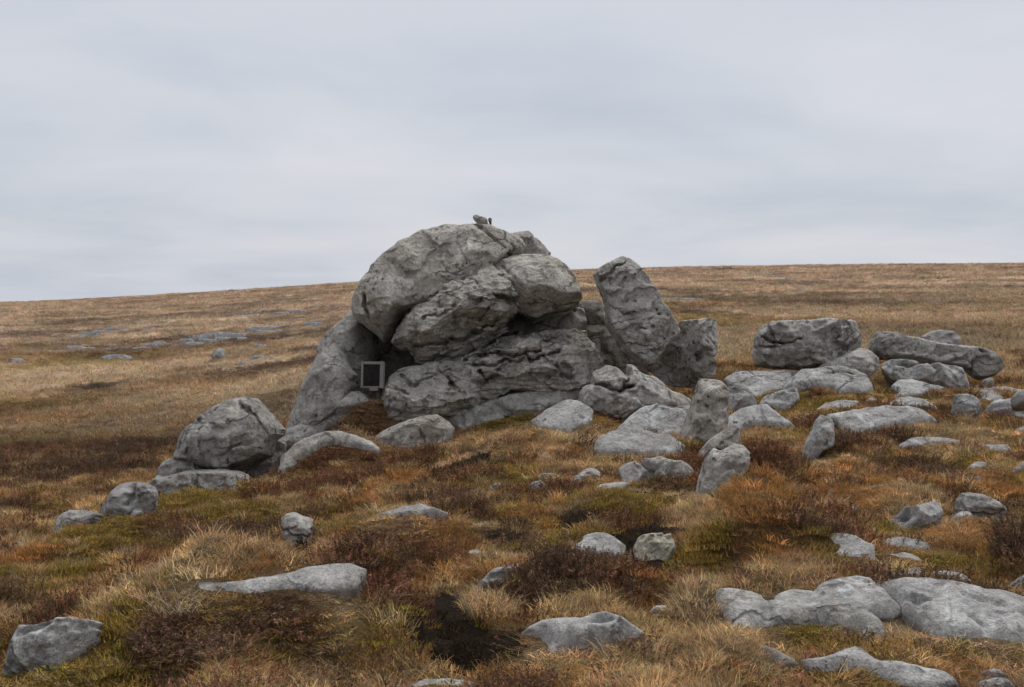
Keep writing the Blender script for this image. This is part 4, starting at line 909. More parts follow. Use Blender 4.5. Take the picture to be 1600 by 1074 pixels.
# ---- memorial plaque
def box_mesh(name, lo, hi, bev, mat, parent=None, loc=(0, 0, 0)):
    import bmesh
    bm = bmesh.new()
    bmesh.ops.create_cube(bm, size=1.0)
    for vtx in bm.verts:
        vtx.co = Vector([lo[i] + (vtx.co[i] + .5) * (hi[i] - lo[i]) for i in range(3)])
    bmesh.ops.bevel(bm, geom=bm.edges[:], offset=bev, segments=2, affect='EDGES')
    me = bpy.data.meshes.new(name); bm.to_mesh(me); bm.free()
    me.materials.append(mat)
    o = bpy.data.objects.new(name, me); COL.objects.link(o); o.location = loc
    if parent: o.parent = parent
    return o
def plaque_materials():
    m, nt, out, N, L = nodes('dressed_stone')
    tc = N('ShaderNodeTexCoord'); n1 = N('ShaderNodeTexNoise', Scale=60.0, Detail=4.0); L(tc.outputs['Object'], n1.inputs['Vector'])
    n2 = N('ShaderNodeTexNoise', Scale=9.0, Detail=3.0); L(tc.outputs['Object'], n2.inputs['Vector'])
    c = mixc(N, L, n2.outputs['Fac'], (0.17, 0.152, 0.142, 1), (0.29, 0.26, 0.243, 1))
    c = mixc(N, L, .7, c, ramp(N, L, n1.outputs['Fac'], .3, .7, (.6, .6, .6, 1), (1.2, 1.2, 1.2, 1)), 'MULTIPLY')
    b = N('ShaderNodeBsdfPrincipled', Roughness=.9); L(c, b.inputs['Base Color'])
    bp = N('ShaderNodeBump', Strength=.5, Distance=.01); L(n1.outputs['Fac'], bp.inputs['Height']); L(bp.outputs[0], b.inputs['Normal']); L(b.outputs[0], out.inputs[0])
    m2, nt, out, N, L = nodes('weathered_bronze')
    tc = N('ShaderNodeTexCoord'); n1 = N('ShaderNodeTexNoise', Scale=14.0, Detail=5.0); L(tc.outputs['Object'], n1.inputs['Vector'])
    c = mixc(N, L, ramp(N, L, n1.outputs['Fac'], .35, .7), (0.013, 0.0115, 0.011, 1), (0.030, 0.026, 0.023, 1))
    b = N('ShaderNodeBsdfPrincipled', Roughness=.9, Metallic=.0); b.inputs['Specular IOR Level'].default_value = .12; L(c, b.inputs['Base Color'])
    bp = N('ShaderNodeBump', Strength=.3, Distance=.004); L(n1.outputs['Fac'], bp.inputs['Height']); L(bp.outputs[0], b.inputs['Normal']); L(b.outputs[0], out.inputs[0])
    return m, m2
PST, PBR = plaque_materials()
PD = 17.85
pr = ray(582, 607); pb = np.array([0, 0, EYE]) + pr / pr[1] * PD
mpp = PD / FPX
plq = bpy.data.objects.new('plaque', None); COL.objects.link(plq)
plq.location = pb; plq.rotation_euler = (math.radians(-9), 0, math.radians(-6))
tag(plq, 'small square metal plaque in a pale stone surround under the cap boulder', 'plaque')
W2, HH, bw = 18 * mpp, 42 * mpp, 4.6 * mpp
box_mesh('backing', (-W2 + .004, -.03, .004), (W2 - .004, .07, HH - .004), .004, PST, plq)
box_mesh('surround', (-W2, -.05, 0), (-W2 + bw * .8, .03, HH), .006, PST, plq)
box_mesh('surround', (W2 - bw * 1.3, -.05, 0), (W2, .03, HH), .006, PST, plq)
box_mesh('surround', (-W2 + bw * .8 + .001, -.048, HH - bw), (W2 - bw * 1.3 - .001, .03, HH - .002), .006, PST, plq)
box_mesh('surround', (-W2 + bw * .8 + .001, -.048, .002), (W2 - bw * 1.3 - .001, .03, bw * .6), .006, PST, plq)
box_mesh('plate', (-W2 + bw * .8 + .003, -.038, bw * .6 + .003), (W2 - bw * 1.3 - .003, -.028, HH - bw - .003), .003, PBR, plq)
box_mesh('foot', (-W2 * .2, -.06, -.04), (W2 * .55, .06, -.002), .008, PST, plq)
# ------------------------------------------------------------------ what the rocks cover
GX0, GX1, GY0, GY1, GC = -16.0, 16.0, 3.0, 32.0, 0.05
gnx, gny = int((GX1 - GX0) / GC), int((GY1 - GY0) / GC)
RTOP = np.full((gnx, gny), -99.0)
for X, _s in ROCK_V:
    i = ((X[:, 0] - GX0) / GC).astype(int); j = ((X[:, 1] - GY0) / GC).astype(int)
    ok = (i >= 0) & (i < gnx) & (j >= 0) & (j < gny)
    np.maximum.at(RTOP, (i[ok], j[ok]), X[ok, 2])
def spread(A, n, fn=np.maximum):
    for _ in range(n):
        B = A.copy()
        B[1:] = fn(B[1:], A[:-1]); B[:-1] = fn(B[:-1], A[1:])
        C = B.copy()
        C[:, 1:] = fn(C[:, 1:], B[:, :-1]); C[:, :-1] = fn(C[:, :-1], B[:, 1:])
        A = C
    return A
_gx = GX0 + (np.arange(gnx) + .5) * GC; _gy = GY0 + (np.arange(gny) + .5) * GC
_mx, _my = np.meshgrid(_gx, _gy, indexing='ij')
GZ = ground_z(_mx.ravel(), _my.ravel()).reshape(gnx, gny)
# turf meets the rims of the slabs
num = np.zeros((gnx, gny)); den = np.zeros((gnx, gny))
for R_ in RIMS:
    i = ((R_[:, 0] - GX0) / GC).astype(int); j = ((R_[:, 1] - GY0) / GC).astype(int)
    ok = (i >= 0) & (i < gnx) & (j >= 0) & (j < gny)
    dz = np.clip(R_[ok, 2] - 0.005 - GZ[i[ok], j[ok]], -.16, .16)
    np.add.at(num, (i[ok], j[ok]), dz); np.add.at(den, (i[ok], j[ok]), 1.0)
num = np.where(den > 0, num / np.maximum(den, 1e-9), 0); den = (den > 0).astype(float)
kern = np.exp(-(np.arange(-14, 15) * GC / .16) ** 2)
for ax in (0, 1):
    num = np.apply_along_axis(lambda a_: np.convolve(a_, kern, 'same'), ax, num)
    den = np.apply_along_axis(lambda a_: np.convolve(a_, kern, 'same'), ax, den)
ADJ = num / (den + .25)
GZ = GZ + ADJ
def adj(x, y):
    fx = np.clip((x - GX0) / GC - .5, 0, gnx - 1.001); fy = np.clip((y - GY0) / GC - .5, 0, gny - 1.001)
    i = fx.astype(int); j = fy.astype(int); a = fx - i; b = fy - j
    v_ = (ADJ[i, j] * (1 - a) + ADJ[i + 1, j] * a) * (1 - b) + (ADJ[i, j + 1] * (1 - a) + ADJ[i + 1, j + 1] * a) * b
    return np.where((x > GX0) & (x < GX1) & (y > GY0) & (y < GY1), v_, 0)
COVER = (RTOP > GZ - 0.02)
LOW = RTOP - GZ
# ground is pressed down where a low slab lies
INSIDE = spread((RTOP > -50).astype(float), 2, np.minimum) > .5
PUSH = np.where(INSIDE & (LOW < 0.30) & (LOW > -0.5), np.minimum(0, RTOP - 0.07 - GZ), 0.0)
COVER |= INSIDE & (LOW > -0.5)
# distance to the first rock behind (so that turf in front of a slab stays short)
BEHIND = np.full((gnx, gny), 9.0)
acc = np.full(gnx, 9.0)
for j in range(gny - 1, -1, -1):
    acc = np.where(COVER[:, j], 0.0, acc + GC)
    BEHIND[:, j] = acc
LOWROCK = spread(np.where((RTOP > -50), LOW, -9), 1)
def cell(x, y):
    i = np.clip(((x - GX0) / GC).astype(int), 0, gnx - 1); j = np.clip(((y - GY0) / GC).astype(int), 0, gny - 1)
    inn = (x > GX0) & (x < GX1) & (y > GY0) & (y < GY1)
    return i, j, inn

# hummocks and tussocks of the turf: rounded tops, sharp hollows between, calmer close to the rocks
_nb = spread(COVER.astype(float), 4)
CALM = np.clip((BEHIND - .10) / .55, 0.12, 1) * np.where(_nb > .5, .45, 1.0)
for ax in (0, 1):
    CALM = np.apply_along_axis(lambda a_: np.convolve(np.pad(a_, 4, 'edge'), np.ones(9) / 9, 'valid'), ax, CALM)
def hummock(x, y):
    d = np.hypot(x, y)
    wx = x + .12 * noise2(x, y, .5, 71.0, 2); wy = y + .12 * noise2(x, y, .5, 72.0, 2)
    a = 1 - 1.6 * np.abs(noise2(wx, wy, .85, 73.0, 1)) - .7 * np.abs(noise2(wx, wy, .36, 74.0, 1))
    b = 1 - 1.6 * np.abs(noise2(wx, wy, 2.2, 75.0, 2))
    near = 1 - sstep(26, 45, d)
    i, j, inn = cell(x, y)
    m = np.where(inn, CALM[i, j], 1.0)
    h = near * (.21 * (a - .45) + .13 * (b - .5)) * m
    h = h + (1 - near) * (.26 * (b - .5) + .35 * (1 - 1.6 * np.abs(noise2(wx, wy, 9.0, 76.0, 2)) - .5) * sstep(40, 120, d))
    return h, near * (a - .45) * m
# ------------------------------------------------------------------ vegetation zones
ST, OR, HE, RH, MO, PE = 0, 1, 2, 3, 4, 5       # straw grass, orange grass, heather, red heather, moss, bare peat
ZCOL = np.array([[0.44, 0.33, 0.21], [0.345, 0.215, 0.108], [0.115, 0.070, 0.048], [0.165, 0.085, 0.055], [0.25, 0.185, 0.06], [0.034, 0.026, 0.020]])
_zl = [  # photo px ellipse, kind, weight
 (520, 708, 75, 26, RH, 1.2), (250, 855, 160, 42, HE, .85), (200, 870, 80, 20, RH, .5), (380, 800, 120, 16, MO, 1.2), (250, 800, 90, 14, MO, .9), (470, 815, 60, 26, HE, .8), (430, 745, 60, 22, RH, 1.0), (520, 745, 60, 14, MO, .9),
 (350, 995, 190, 62, HE, .75), (300, 960, 120, 30, RH, .5), (430, 1040, 90, 25, ST, .5), (190, 1000, 62, 55, MO, 1.4), (60, 1065, 70, 25, MO, 1.2), (270, 925, 45, 14, ST, 1.2), (80, 880, 60, 30, OR, .9), (60, 850, 50, 26, ST, .9),
 (590, 985, 60, 45, RH, .8), (600, 1040, 60, 26, MO, .8), (560, 930, 60, 22, HE, .8), (600, 865, 130, 32, RH, 1.0), (660, 880, 80, 24, HE, 1.0), (700, 880, 90, 20, OR, .5),
 (880, 905, 95, 30, HE, 1.3), (950, 900, 30, 30, RH, 1.1), (700, 900, 120, 16, OR, 1.0), (760, 955, 80, 30, ST, .9), (1190, 830, 110, 44, HE, 1.3), (1200, 815, 60, 18, MO, .9), (1100, 880, 60, 20, MO, 1.1), (1270, 860, 40, 30, MO, .7),
 (1190, 735, 70, 32, RH, 1.4), (1090, 800, 50, 30, ST, 1.0), (620, 770, 90, 18, OR, 1.2), (640, 740, 90, 20, RH, 1.0), (730, 735, 60, 14, PE, 1.3), (760, 700, 80, 10, ST, 1.3), (680, 690, 60, 14, RH, .8),
 (820, 650, 20, 14, MO, 1.0), (800, 615, 60, 10, MO, 1.0), (560, 625, 40, 14, MO, 1.0), (695, 985, 56, 50, PE, 1.9), (1000, 903, 46, 30, PE, 1.9), (474, 868, 34, 20, PE, 1.8), (720, 1058, 90, 18, PE, 1.4), (900, 815, 60, 14, PE, 1.1), (780, 860, 65, 10, PE, 1.1),
 (1020, 840, 30, 22, PE, .8), (700, 1030, 50, 14, OR, 1.0), (950, 870, 40, 8, MO, .6), (1400, 880, 60, 14, OR, .8), (1530, 850, 80, 30, OR, 1.3), (1480, 820, 60, 20, ST, 1.0), (1520, 830, 50, 8, MO, .7), (1500, 900, 60, 18, MO, .5),
 (1590, 880, 26, 36, HE, 1.5), (1260, 980, 110, 14, ST, 1.1), (1160, 1020, 90, 40, ST, 1.2), (1100, 960, 60, 40, ST, .8), (1450, 1000, 140, 22, ST, 1.2), (1420, 975, 40, 20, HE, 1.0), (1330, 930, 40, 10, HE, .7), (1290, 915, 60, 10, HE, .9),
 (1000, 1000, 80, 30, ST, .9), (1180, 1065, 70, 25, OR, 1.0), (900, 1060, 120, 25, ST, 1.1), (1330, 770, 120, 40, OR, .8), (1400, 740, 60, 16, HE, .5), (1280, 690, 60, 24, RH, .9), (1350, 690, 50, 20, HE, 1.1), (1210, 665, 40, 24, MO, .9), (1230, 630, 60, 20, MO, 1.1),
 (1340, 615, 60, 20, MO, 1.0), (1500, 690, 80, 24, ST, .9), (1420, 660, 60, 16, HE, .9), (1180, 760, 60, 20, OR, .8), (1060, 740, 60, 18, RH, .9), (1000, 790, 90, 16, MO, .9), (880, 760, 80, 20, RH, .7), (960, 720, 50, 12, ST, .8), (870, 690, 50, 16, ST, .9),
 (1000, 935, 60, 16, OR, .8), (440, 960, 60, 16, HE, .8), (450, 900, 90, 10, ST, .5), (300, 760, 40, 10, OR, .5), (1560, 770, 60, 24, OR, .7), (1440, 790, 60, 20, ST, .8), (1240, 940, 60, 8, OR, .5), (1090, 930, 26, 30, ST, .7),
]
ZONES = [(*ellipse(a, b, c, d), k, w) for a, b, c, d, k, w in _zl]
_fz = [  # out on the moor
 (130, 735, 170, 24, HE, .95), (200, 600, 160, 3, HE, .8), (100, 665, 140, 4, HE, .9), (330, 585, 120, 3, HE, .7), (300, 655, 100, 4, RH, .8), (60, 540, 90, 4, HE, .9), (200, 548, 120, 4, HE, .8), (1300, 525, 140, 4, HE, .7), (1480, 560, 100, 5, HE, .8), (1150, 590, 60, 5, HE, .8), (1250, 470, 160, 3, HE, .6), (1450, 490, 140, 3, HE, .6), (60, 765, 60, 8, HE, .7), (240, 700, 110, 12, HE, .7), (430, 625, 60, 10, HE, 1.2), (300, 640, 90, 7, HE, .7), (120, 640, 120, 5, HE, .5), (160, 545, 160, 9, HE, .6), (250, 575, 60, 3, HE, .8), (60, 590, 60, 3, HE, .7),
 (110, 622, 26, 4, MO, .7), (20, 615, 16, 3, MO, .7), (140, 620, 18, 3, MO, .6), (1540, 545, 60, 3, HE, 1.0), (1560, 530, 60, 5, HE, .9), (1130, 570, 60, 14, HE, .6), (1570, 590, 60, 10, ST, .8), (1250, 490, 120, 8, ST, .7), (1090, 560, 40, 10, ST, .7),
]
for a, b, c, d, k, w in _fz:
    c_, n_, f_ = hit(a, b), hit(a, b + d), hit(a, b - d)
    ZONES.append((c_[0], c_[1], c * c_[1] / FPX, max(.5, .5 * (f_[1] - n_[1])), k, w))
def zone_weights(x, y):
    d = np.hypot(x, y)
    jx = 0.22 * noise2(x, y, 0.7, 5.0, 2); jy = 0.22 * noise2(x, y, 0.7, 6.0, 2)
    sc = np.clip(d / 12, .6, 8)
    X, Y = x + jx * sc, y + jy * sc * 1.3
    W = np.zeros((6, len(x)))
    near = 1 - sstep(22, 34, d)
    n = [noise2(x, y, wv, 20.0 + i, 3, .6) for i, wv in enumerate((.75, .65, .9, .7, .6, .6))]
    m = [noise2(x, y, wv, 30.0 + i, 5, .62) for i, wv in enumerate((22, 17, 26, 15, 12, 9))]
    W[ST] = near * (.58 + .9 * n[0]) + (1 - near) * (.78 + .7 * m[0])
    W[OR] = near * (.40 + .9 * n[1]) + (1 - near) * (.36 + .8 * m[1])
    W[HE] = near * (.0 + .9 * n[2]) + (1 - near) * (.34 + 1.5 * m[2])
    W[RH] = near * (-.02 + .8 * n[3]) + (1 - near) * (.10 + .6 * m[3])
    W[MO] = near * (.42 + .9 * n[4]) + (1 - near) * (.10 + .9 * m[4])
    W[PE] = near * (-.1 + .6 * n[5]) + (1 - near) * (-.15 + 1.0 * m[5])
    for (zx, zy, rx, ry, k, w) in ZONES:
        sel = (np.abs(X - zx) < 2 * rx) & (np.abs(Y - zy) < 2 * ry)
        if sel.any():
            q = ((X[sel] - zx) / rx) ** 2 + ((Y[sel] - zy) / ry) ** 2
            W[k][sel] += w * (3.2 if k == PE else .64 if k in (HE, RH) else 1.0) * np.exp(-q * q)
    W[:5] -= 1.2 * np.maximum(W[PE] - 1.0, 0)
    return W
def zone_colour(x, y, sharp=5.0):
    W = zone_weights(x, y)
    E = np.exp(sharp * np.clip(W, -1, 3)); E /= E.sum(0)
    c = E.T @ ZCOL
    d = np.hypot(x, y)
    far = sstep(45, 200, d)[:, None]
    c = c * (1 - far) + far * (0.55 * np.array([.50, .385, .295]) + .45 * c)       # dry moor grass on the far slopes
    streak = .6 * noise2(x, y, 11.0, 51.0, 4, .62) + .6 * noise2(x, y, 42.0, 52.0, 5, .6)
    c = c * np.exp(1.15 * sstep(18, 60, d) * np.minimum(streak, .22))[:, None]
    return c, W, E

_pe = zone_weights(_mx.ravel(), _my.ravel())[PE].reshape(gnx, gny)
CALM = CALM * (1 - .75 * sstep(.8, 1.6, _pe))
# ------------------------------------------------------------------ ground sheet
NR, NF, NB = 560, 760, 90
rr = np.concatenate([[0.0], np.exp(np.linspace(math.log(1.0), math.log(3000.0), NR))])
half = math.radians(33)
ths = np.concatenate([np.linspace(-half, half, NF), np.linspace(half, 2 * math.pi - half, NB + 2)[1:-1]])
TH, RRr = np.meshgrid(ths, rr[1:], indexing='ij')
gx = (np.sin(TH) * RRr).ravel(); gy = (np.cos(TH) * RRr).ravel()
gz = ground_z(gx, gy, fine=True)
ci, cj, inn = cell(gx, gy)
gz = gz + hummock(gx, gy)[0] + adj(gx, gy) + np.where(inn, PUSH[ci, cj], 0)
nt_ = len(ths); nr_ = len(rr) - 1
a = np.arange(nt_)[:, None] * nr_ + np.arange(nr_ - 1)[None, :]
b = np.roll(np.arange(nt_), -1)[:, None] * nr_ + np.arange(nr_ - 1)[None, :]
quads = np.stack([a, a + 1, b + 1, b], -1).reshape(-1, 4)
gv = np.stack([gx, gy, gz], 1)
# normals must point up
def ground_material():
    m, nt, out, N, L = nodes('moor_ground')
    at = N('ShaderNodeAttribute', attribute_name='turf')
    tc = N('ShaderNodeTexCoord')
    n1 = N('ShaderNodeTexNoise', Scale=2.2, Detail=7.0, Roughness=.68); L(tc.outputs['Object'], n1.inputs['Vector'])
    n2 = N('ShaderNodeTexNoise', Scale=24.0, Detail=4.0, Roughness=.7); L(tc.outputs['Object'], n2.inputs['Vector'])
    n3 = N('ShaderNodeTexNoise', Scale=.35, Detail=8.0, Roughness=.72); L(tc.outputs['Object'], n3.inputs['Vector'])
    c = mixc(N, L, .85, at.outputs['Color'], ramp(N, L, n1.outputs['Fac'], .3, .7, (.45, .43, .4, 1), (1.4, 1.4, 1.4, 1)), 'MULTIPLY')
    c = mixc(N, L, .7, c, ramp(N, L, n2.outputs['Fac'], .3, .7, (.5, .5, .5, 1), (1.35, 1.35, 1.35, 1)), 'MULTIPLY')
    c = mixc(N, L, .8, c, ramp(N, L, n3.outputs['Fac'], .36, .64, (.6, .56, .52, 1), (1.3, 1.3, 1.32, 1)), 'MULTIPLY')
    b = N('ShaderNodeBsdfPrincipled', Roughness=1.0); b.inputs['Specular IOR Level'].default_value = .05
    ad = N('ShaderNodeMath', operation='ADD'); L(n1.outputs['Fac'], ad.inputs[0]); L(n2.outputs['Fac'], ad.inputs[1])
    bp = N('ShaderNodeBump', Strength=.9, Distance=.12); L(ad.outputs[0], bp.inputs['Height']); L(bp.outputs[0], b.inputs['Normal'])
    L(c, b.inputs['Base Color']); L(b.outputs[0], out.inputs[0])
    return m
gcol, _, _ = zone_colour(gx, gy)
gnear = 1 - sstep(14, 60, np.hypot(gx, gy))[:, None]
gcol = gcol * (1 - .4 * gnear) + .4 * gnear * np.array([.05, .034, .022])     # peaty litter between the plants
gme = mesh_from('ground', gv, quads, ground_material())
ca = gme.color_attributes.new('turf', 'FLOAT_COLOR', 'POINT')
ca.data.foreach_set('color', np.concatenate([gcol, np.ones((len(gcol), 1))], 1).astype(np.float32).ravel())
gob = bpy.data.objects.new('ground', gme); COL.objects.link(gob); gob['kind'] = 'structure'
gob['label'] = 'rolling moor of dry grass, heather and peat'

# ------------------------------------------------------------------ plants
def plant_material(name, trans):
    m, nt, out, N, L = nodes(name)
    ti = N('ShaderNodeAttribute', attribute_type='INSTANCER', attribute_name='tint')
    sh = N('ShaderNodeAttribute', attribute_name='shade')
    c = mixc(N, L, 1.0, ti.outputs['Color'], sh.outputs['Color'], 'MULTIPLY')
    d = N('ShaderNodeBsdfDiffuse', Roughness=.6); L(c, d.inputs['Color'])
    t = N('ShaderNodeBsdfTranslucent'); L(c, t.inputs['Color'])
    mx = N('ShaderNodeMixShader'); mx.inputs[0].default_value = trans
    L(d.outputs[0], mx.inputs[1]); L(t.outputs[0], mx.inputs[2]); L(mx.outputs[0], out.inputs[0])
    return m
BLADE = plant_material('dry_grass', .30); SPRIG = plant_material('heather_sprig', .12); CUSHION = plant_material('moss_cushion', .2)
def blades(n, r, length, width, lean, rng, seg=3, droop=.6, spread_=1.0):
    V, F, S = [], [], []
    for _ in range(n):
        a = rng.uniform(0, 2 * math.pi); q = r * math.sqrt(rng.uniform()); p = np.array([q * math.cos(a), q * math.sin(a), -0.02])
        da = a + rng.normal(0, .9); dirn = np.array([math.cos(da), math.sin(da), 0])
        ln = length * rng.uniform(.45, 1.1); l0 = lean * rng.uniform(.3, 1.3); wd = width * rng.uniform(.7, 1.3)
        sa = rng.uniform(0, math.pi); side = np.array([math.cos(sa), math.sin(sa), 0])
        ang = l0; k0 = len(V); sh = rng.uniform(.4, 1.55); hue = rng.normal(0, .06)
        for s in range(seg + 1):
            w = wd * (1 - s / seg) ** .7 if s < seg else 0
            if s < seg:
                V.append(p - side * w * .5); V.append(p + side * w * .5); S += [(sh * (1 + hue), sh, sh * (1 - hue), 1)] * 2
            else:
                V.append(p); S.append((sh * (1 + hue), sh, sh * (1 - hue), 1))
            st = ln / seg
            p = p + st * (math.sin(ang) * dirn + np.array([0, 0, math.cos(ang)])); ang = min(ang + droop * rng.uniform(.5, 1.3) / seg, 2.0)
        for s in range(seg - 1):
            i = k0 + 2 * s; F.append((i, i + 1, i + 3)); F.append((i, i + 3, i + 2))
        i = k0 + 2 * (seg - 1); F.append((i, i + 1, i + 2))
    return np.array(V), np.array(F), np.array(S)
def sprigs(n, r, length, rng):
    V, F, S = [], [], []
    def strip(p, q, w, sh):
        k = len(V); ax = q - p; sd = np.cross(ax, rng.normal(size=3)); sd /= np.linalg.norm(sd) + 1e-9
        V.extend([p - sd * w, p + sd * w, q + sd * w * .4]); F.append((k, k + 1, k + 2)); S.extend([sh] * 3)
    for _ in range(n):
        a = rng.uniform(0, 2 * math.pi); q = r * math.sqrt(rng.uniform())
        p = np.array([q * math.cos(a), q * math.sin(a), -.02]); ln = length * rng.uniform(.5, 1.1)
        d = np.array([math.cos(a) * rng.uniform(0, .7), math.sin(a) * rng.uniform(0, .7), 1.0]); d /= np.linalg.norm(d)
        g = rng.uniform(.55, 1.5); sh = (g * rng.uniform(.9, 1.15), g, g * rng.uniform(.8, 1.1), 1)
        e = p + d * ln
        strip(p, e, .0016, sh)
        for k in range(15):
            t = rng.uniform(.3, 1.05); c = p + d * ln * t
            dd = d * .5 + rng.normal(size=3) * .6; dd /= np.linalg.norm(dd)
            g2 = g * rng.uniform(.6, 1.4)
            tipc = (g2 * 1.7, g2 * 1.75, g2 * 1.6, 1) if rng.uniform() < .14 else (g2 * rng.uniform(.9, 1.2), g2, g2 * rng.uniform(.8, 1.1), 1)
            strip(c, c + dd * rng.uniform(.008, .018), .0022, tipc)
    return np.array(V), np.array(F), np.array(S)
LIB = {}
def library(kind, makers, mat):
    c = bpy.data.collections.new(kind + '_shapes')
    for i, (V, F, S) in enumerate(makers):
        me = mesh_from('%s_shape' % kind, V, F, mat, False)
        ca = me.color_attributes.new('shade', 'FLOAT_COLOR', 'POINT'); ca.data.foreach_set('color', S.astype(np.float32).ravel())
        o = bpy.data.objects.new('%s_shape_%02d' % (kind, i), me); c.objects.link(o)
    LIB[kind] = (c, len(makers))
r_ = np.random.default_rng(3)
library('grass', [blades(70, .080, .075, .0032, .75, r_, 3, 1.5) for _ in range(5)] + [blades(50, .05, .12, .0028, .40, r_, 4, 1.8) for _ in range(2)] + [blades(80, .09, .05, .0036, .9, r_, 2, 1.0) for _ in range(5)], BLADE)
library('heather', [sprigs(30, .085, .085, r_) for _ in range(6)], SPRIG)
library('moss', [blades(110, .085, .026, .0055, .6, r_, 2, .6) for _ in range(4)], CUSHION)
library('far_grass', [blades(34, .16, .16, .013, .6, r_, 2, .9) for _ in range(4)], BLADE)

def scatter_tree(name):
    ng = bpy.data.node_groups.new(name, 'GeometryNodeTree')
    ng.interface.new_socket('Geometry', in_out='INPUT', socket_type='NodeSocketGeometry')
    ng.interface.new_socket('Geometry', in_out='OUTPUT', socket_type='NodeSocketGeometry')
    gi = ng.nodes.new('NodeGroupInput'); go = ng.nodes.new('NodeGroupOutput')
    ip = ng.nodes.new('GeometryNodeInstanceOnPoints'); cl = ng.nodes.new('GeometryNodeCollectionInfo')
    cl.inputs['Separate Children'].default_value = True; cl.inputs['Reset Children'].default_value = True
    def attr(nm, t):
        n = ng.nodes.new('GeometryNodeInputNamedAttribute'); n.data_type = t; n.inputs['Name'].default_value = nm; return n.outputs['Attribute']
    ng.links.new(gi.outputs[0], ip.inputs['Points']); ng.links.new(cl.outputs[0], ip.inputs['Instance'])
    ip.inputs['Pick Instance'].default_value = True
    ng.links.new(attr('vid', 'INT'), ip.inputs['Instance Index'])
    er = ng.nodes.new('FunctionNodeEulerToRotation'); ng.links.new(attr('rot', 'FLOAT_VECTOR'), er.inputs[0]); ng.links.new(er.outputs[0], ip.inputs['Rotation'])
    ng.links.new(attr('scl', 'FLOAT_VECTOR'), ip.inputs['Scale'])
    ng.links.new(ip.outputs[0], go.inputs[0])
    return ng, cl
def scatter(name, label, cat, kind, pos, rot, scl, vid, tint):
    me = bpy.data.meshes.new(name)
    me.vertices.add(len(pos)); me.vertices.foreach_set('co', pos.astype(np.float32).ravel())
    a = me.attributes.new('rot', 'FLOAT_VECTOR', 'POINT'); a.data.foreach_set('vector', rot.astype(np.float32).ravel())
    a = me.attributes.new('scl', 'FLOAT_VECTOR', 'POINT'); a.data.foreach_set('vector', scl.astype(np.float32).ravel())
    a = me.attributes.new('vid', 'INT', 'POINT'); a.data.foreach_set('value', vid.astype(np.int32))
    a = me.attributes.new('tint', 'FLOAT_COLOR', 'POINT'); a.data.foreach_set('color', np.concatenate([tint, np.ones((len(tint), 1))], 1).astype(np.float32).ravel())
    o = bpy.data.objects.new(name, me); COL.objects.link(o)
    tag(o, label, cat, None, 'stuff')
    ng, cl = scatter_tree(name + '_scatter')
    cl.inputs['Collection'].default_value = LIB[kind][0]
    o.modifiers.new('scatter', 'NODES').node_group = ng
    return o
def sample(n, d0, d1, umax, rng, pw=1.0):
    # density falls with distance as 1/d**(2-pw) or so
    t = rng.uniform(size=n)
    e = pw
    d = (d0 ** e + t * (d1 ** e - d0 ** e)) ** (1 / e)
    u = rng.uniform(-1, 1, n)
    return u * ((umax - .09) * d + 1.7), d
rg = np.random.default_rng(21)
# near plants
x, y = sample(175000, 3.4, 30.0, .56, rg, 1.0)
W = zone_weights(x, y)
G = W + rg.gumbel(0, .17, W.shape)
hn0 = hummock(x, y)[1]
G[PE] += np.where(hn0 < -.28, .55, 0) ; G[MO] += np.where(hn0 < -.18, .30, 0); G[ST] += .25 * np.clip(hn0, 0, .6); G[HE] += .2 * np.clip(hn0, 0, .6)
kind = G.argmax(0)
ci, cj, inn = cell(x, y)
cover = COVER[ci, cj] & inn
beh = np.where(inn, BEHIND[ci, cj], 9.0)
# plants may overlap a buried slab edge a little
keep = ~cover
hz_, hn_ = hummock(x, y)
z = ground_z(x, y, True) + hz_ + adj(x, y) + np.where(inn, PUSH[ci, cj], 0)
short = np.clip(.22 + beh * .85, .22, 1.0)
near_f = 1 + .035 * np.clip(np.hypot(x, y) - 6, 0, 30)
def put(name, label, cat, lib, sel, ssc, zs, colour, var, extra=None):
    n = sel.sum(); q = np.nonzero(sel)[0]
    rot = np.stack([rg.normal(0, .16, n), rg.normal(0, .16, n), rg.uniform(0, 6.28, n)], 1)
    s = ssc * rg.uniform(.7, 1.3, n) * near_f[q]
    scl = np.stack([s, s, s * zs * short[q] * rg.uniform(.75, 1.25, n)], 1)
    c = colour(q) * np.exp(rg.normal(0, var, (n, 1))) * np.exp(rg.normal(0, .06, (n, 3)))
    vid = extra(n, q) if extra is not None else rg.integers(0, LIB[lib][1], n)
    return scatter(name, label, cat, lib, np.stack([x[q], y[q], z[q]], 1), rot, scl, vid, c)
gw = noise2(x, y, .6, 41.0, 2)
def grass_col(q):
    k = kind[q]
    c = np.where((k == ST)[:, None], np.array([.52, .36, .188]), np.array([.45, .245, .092]))
    pale = sstep(.15, .5, gw[q])[:, None]
    return c * (1 - .28 * pale) + .28 * pale * np.array([.60, .49, .33])
dn = rg.uniform(size=len(x))
is_g = (kind == ST) | (kind == OR)
put('grass', 'dry straw and orange moor grass among the rocks', 'grass', 'grass', keep & is_g, .95, 1.0, grass_col, .36)
put('heather', 'dark brown heather on the hummocks', 'heather', 'heather', keep & ((kind == HE) | (kind == RH)), 1.1, .82,
    lambda q: np.where((kind[q] == HE)[:, None], np.array([.165, .108, .072]), np.array([.22, .120, .072])), .30)
put('moss', 'olive and yellow moss cushions in the turf', 'moss', 'moss', keep & ((kind == MO) | ((kind == PE) & (dn < .12))), 1.25, 1.0,
    lambda q: np.where((kind[q] == MO)[:, None], np.array([.36, .25, .068]), np.array([.07, .05, .03])), .25)
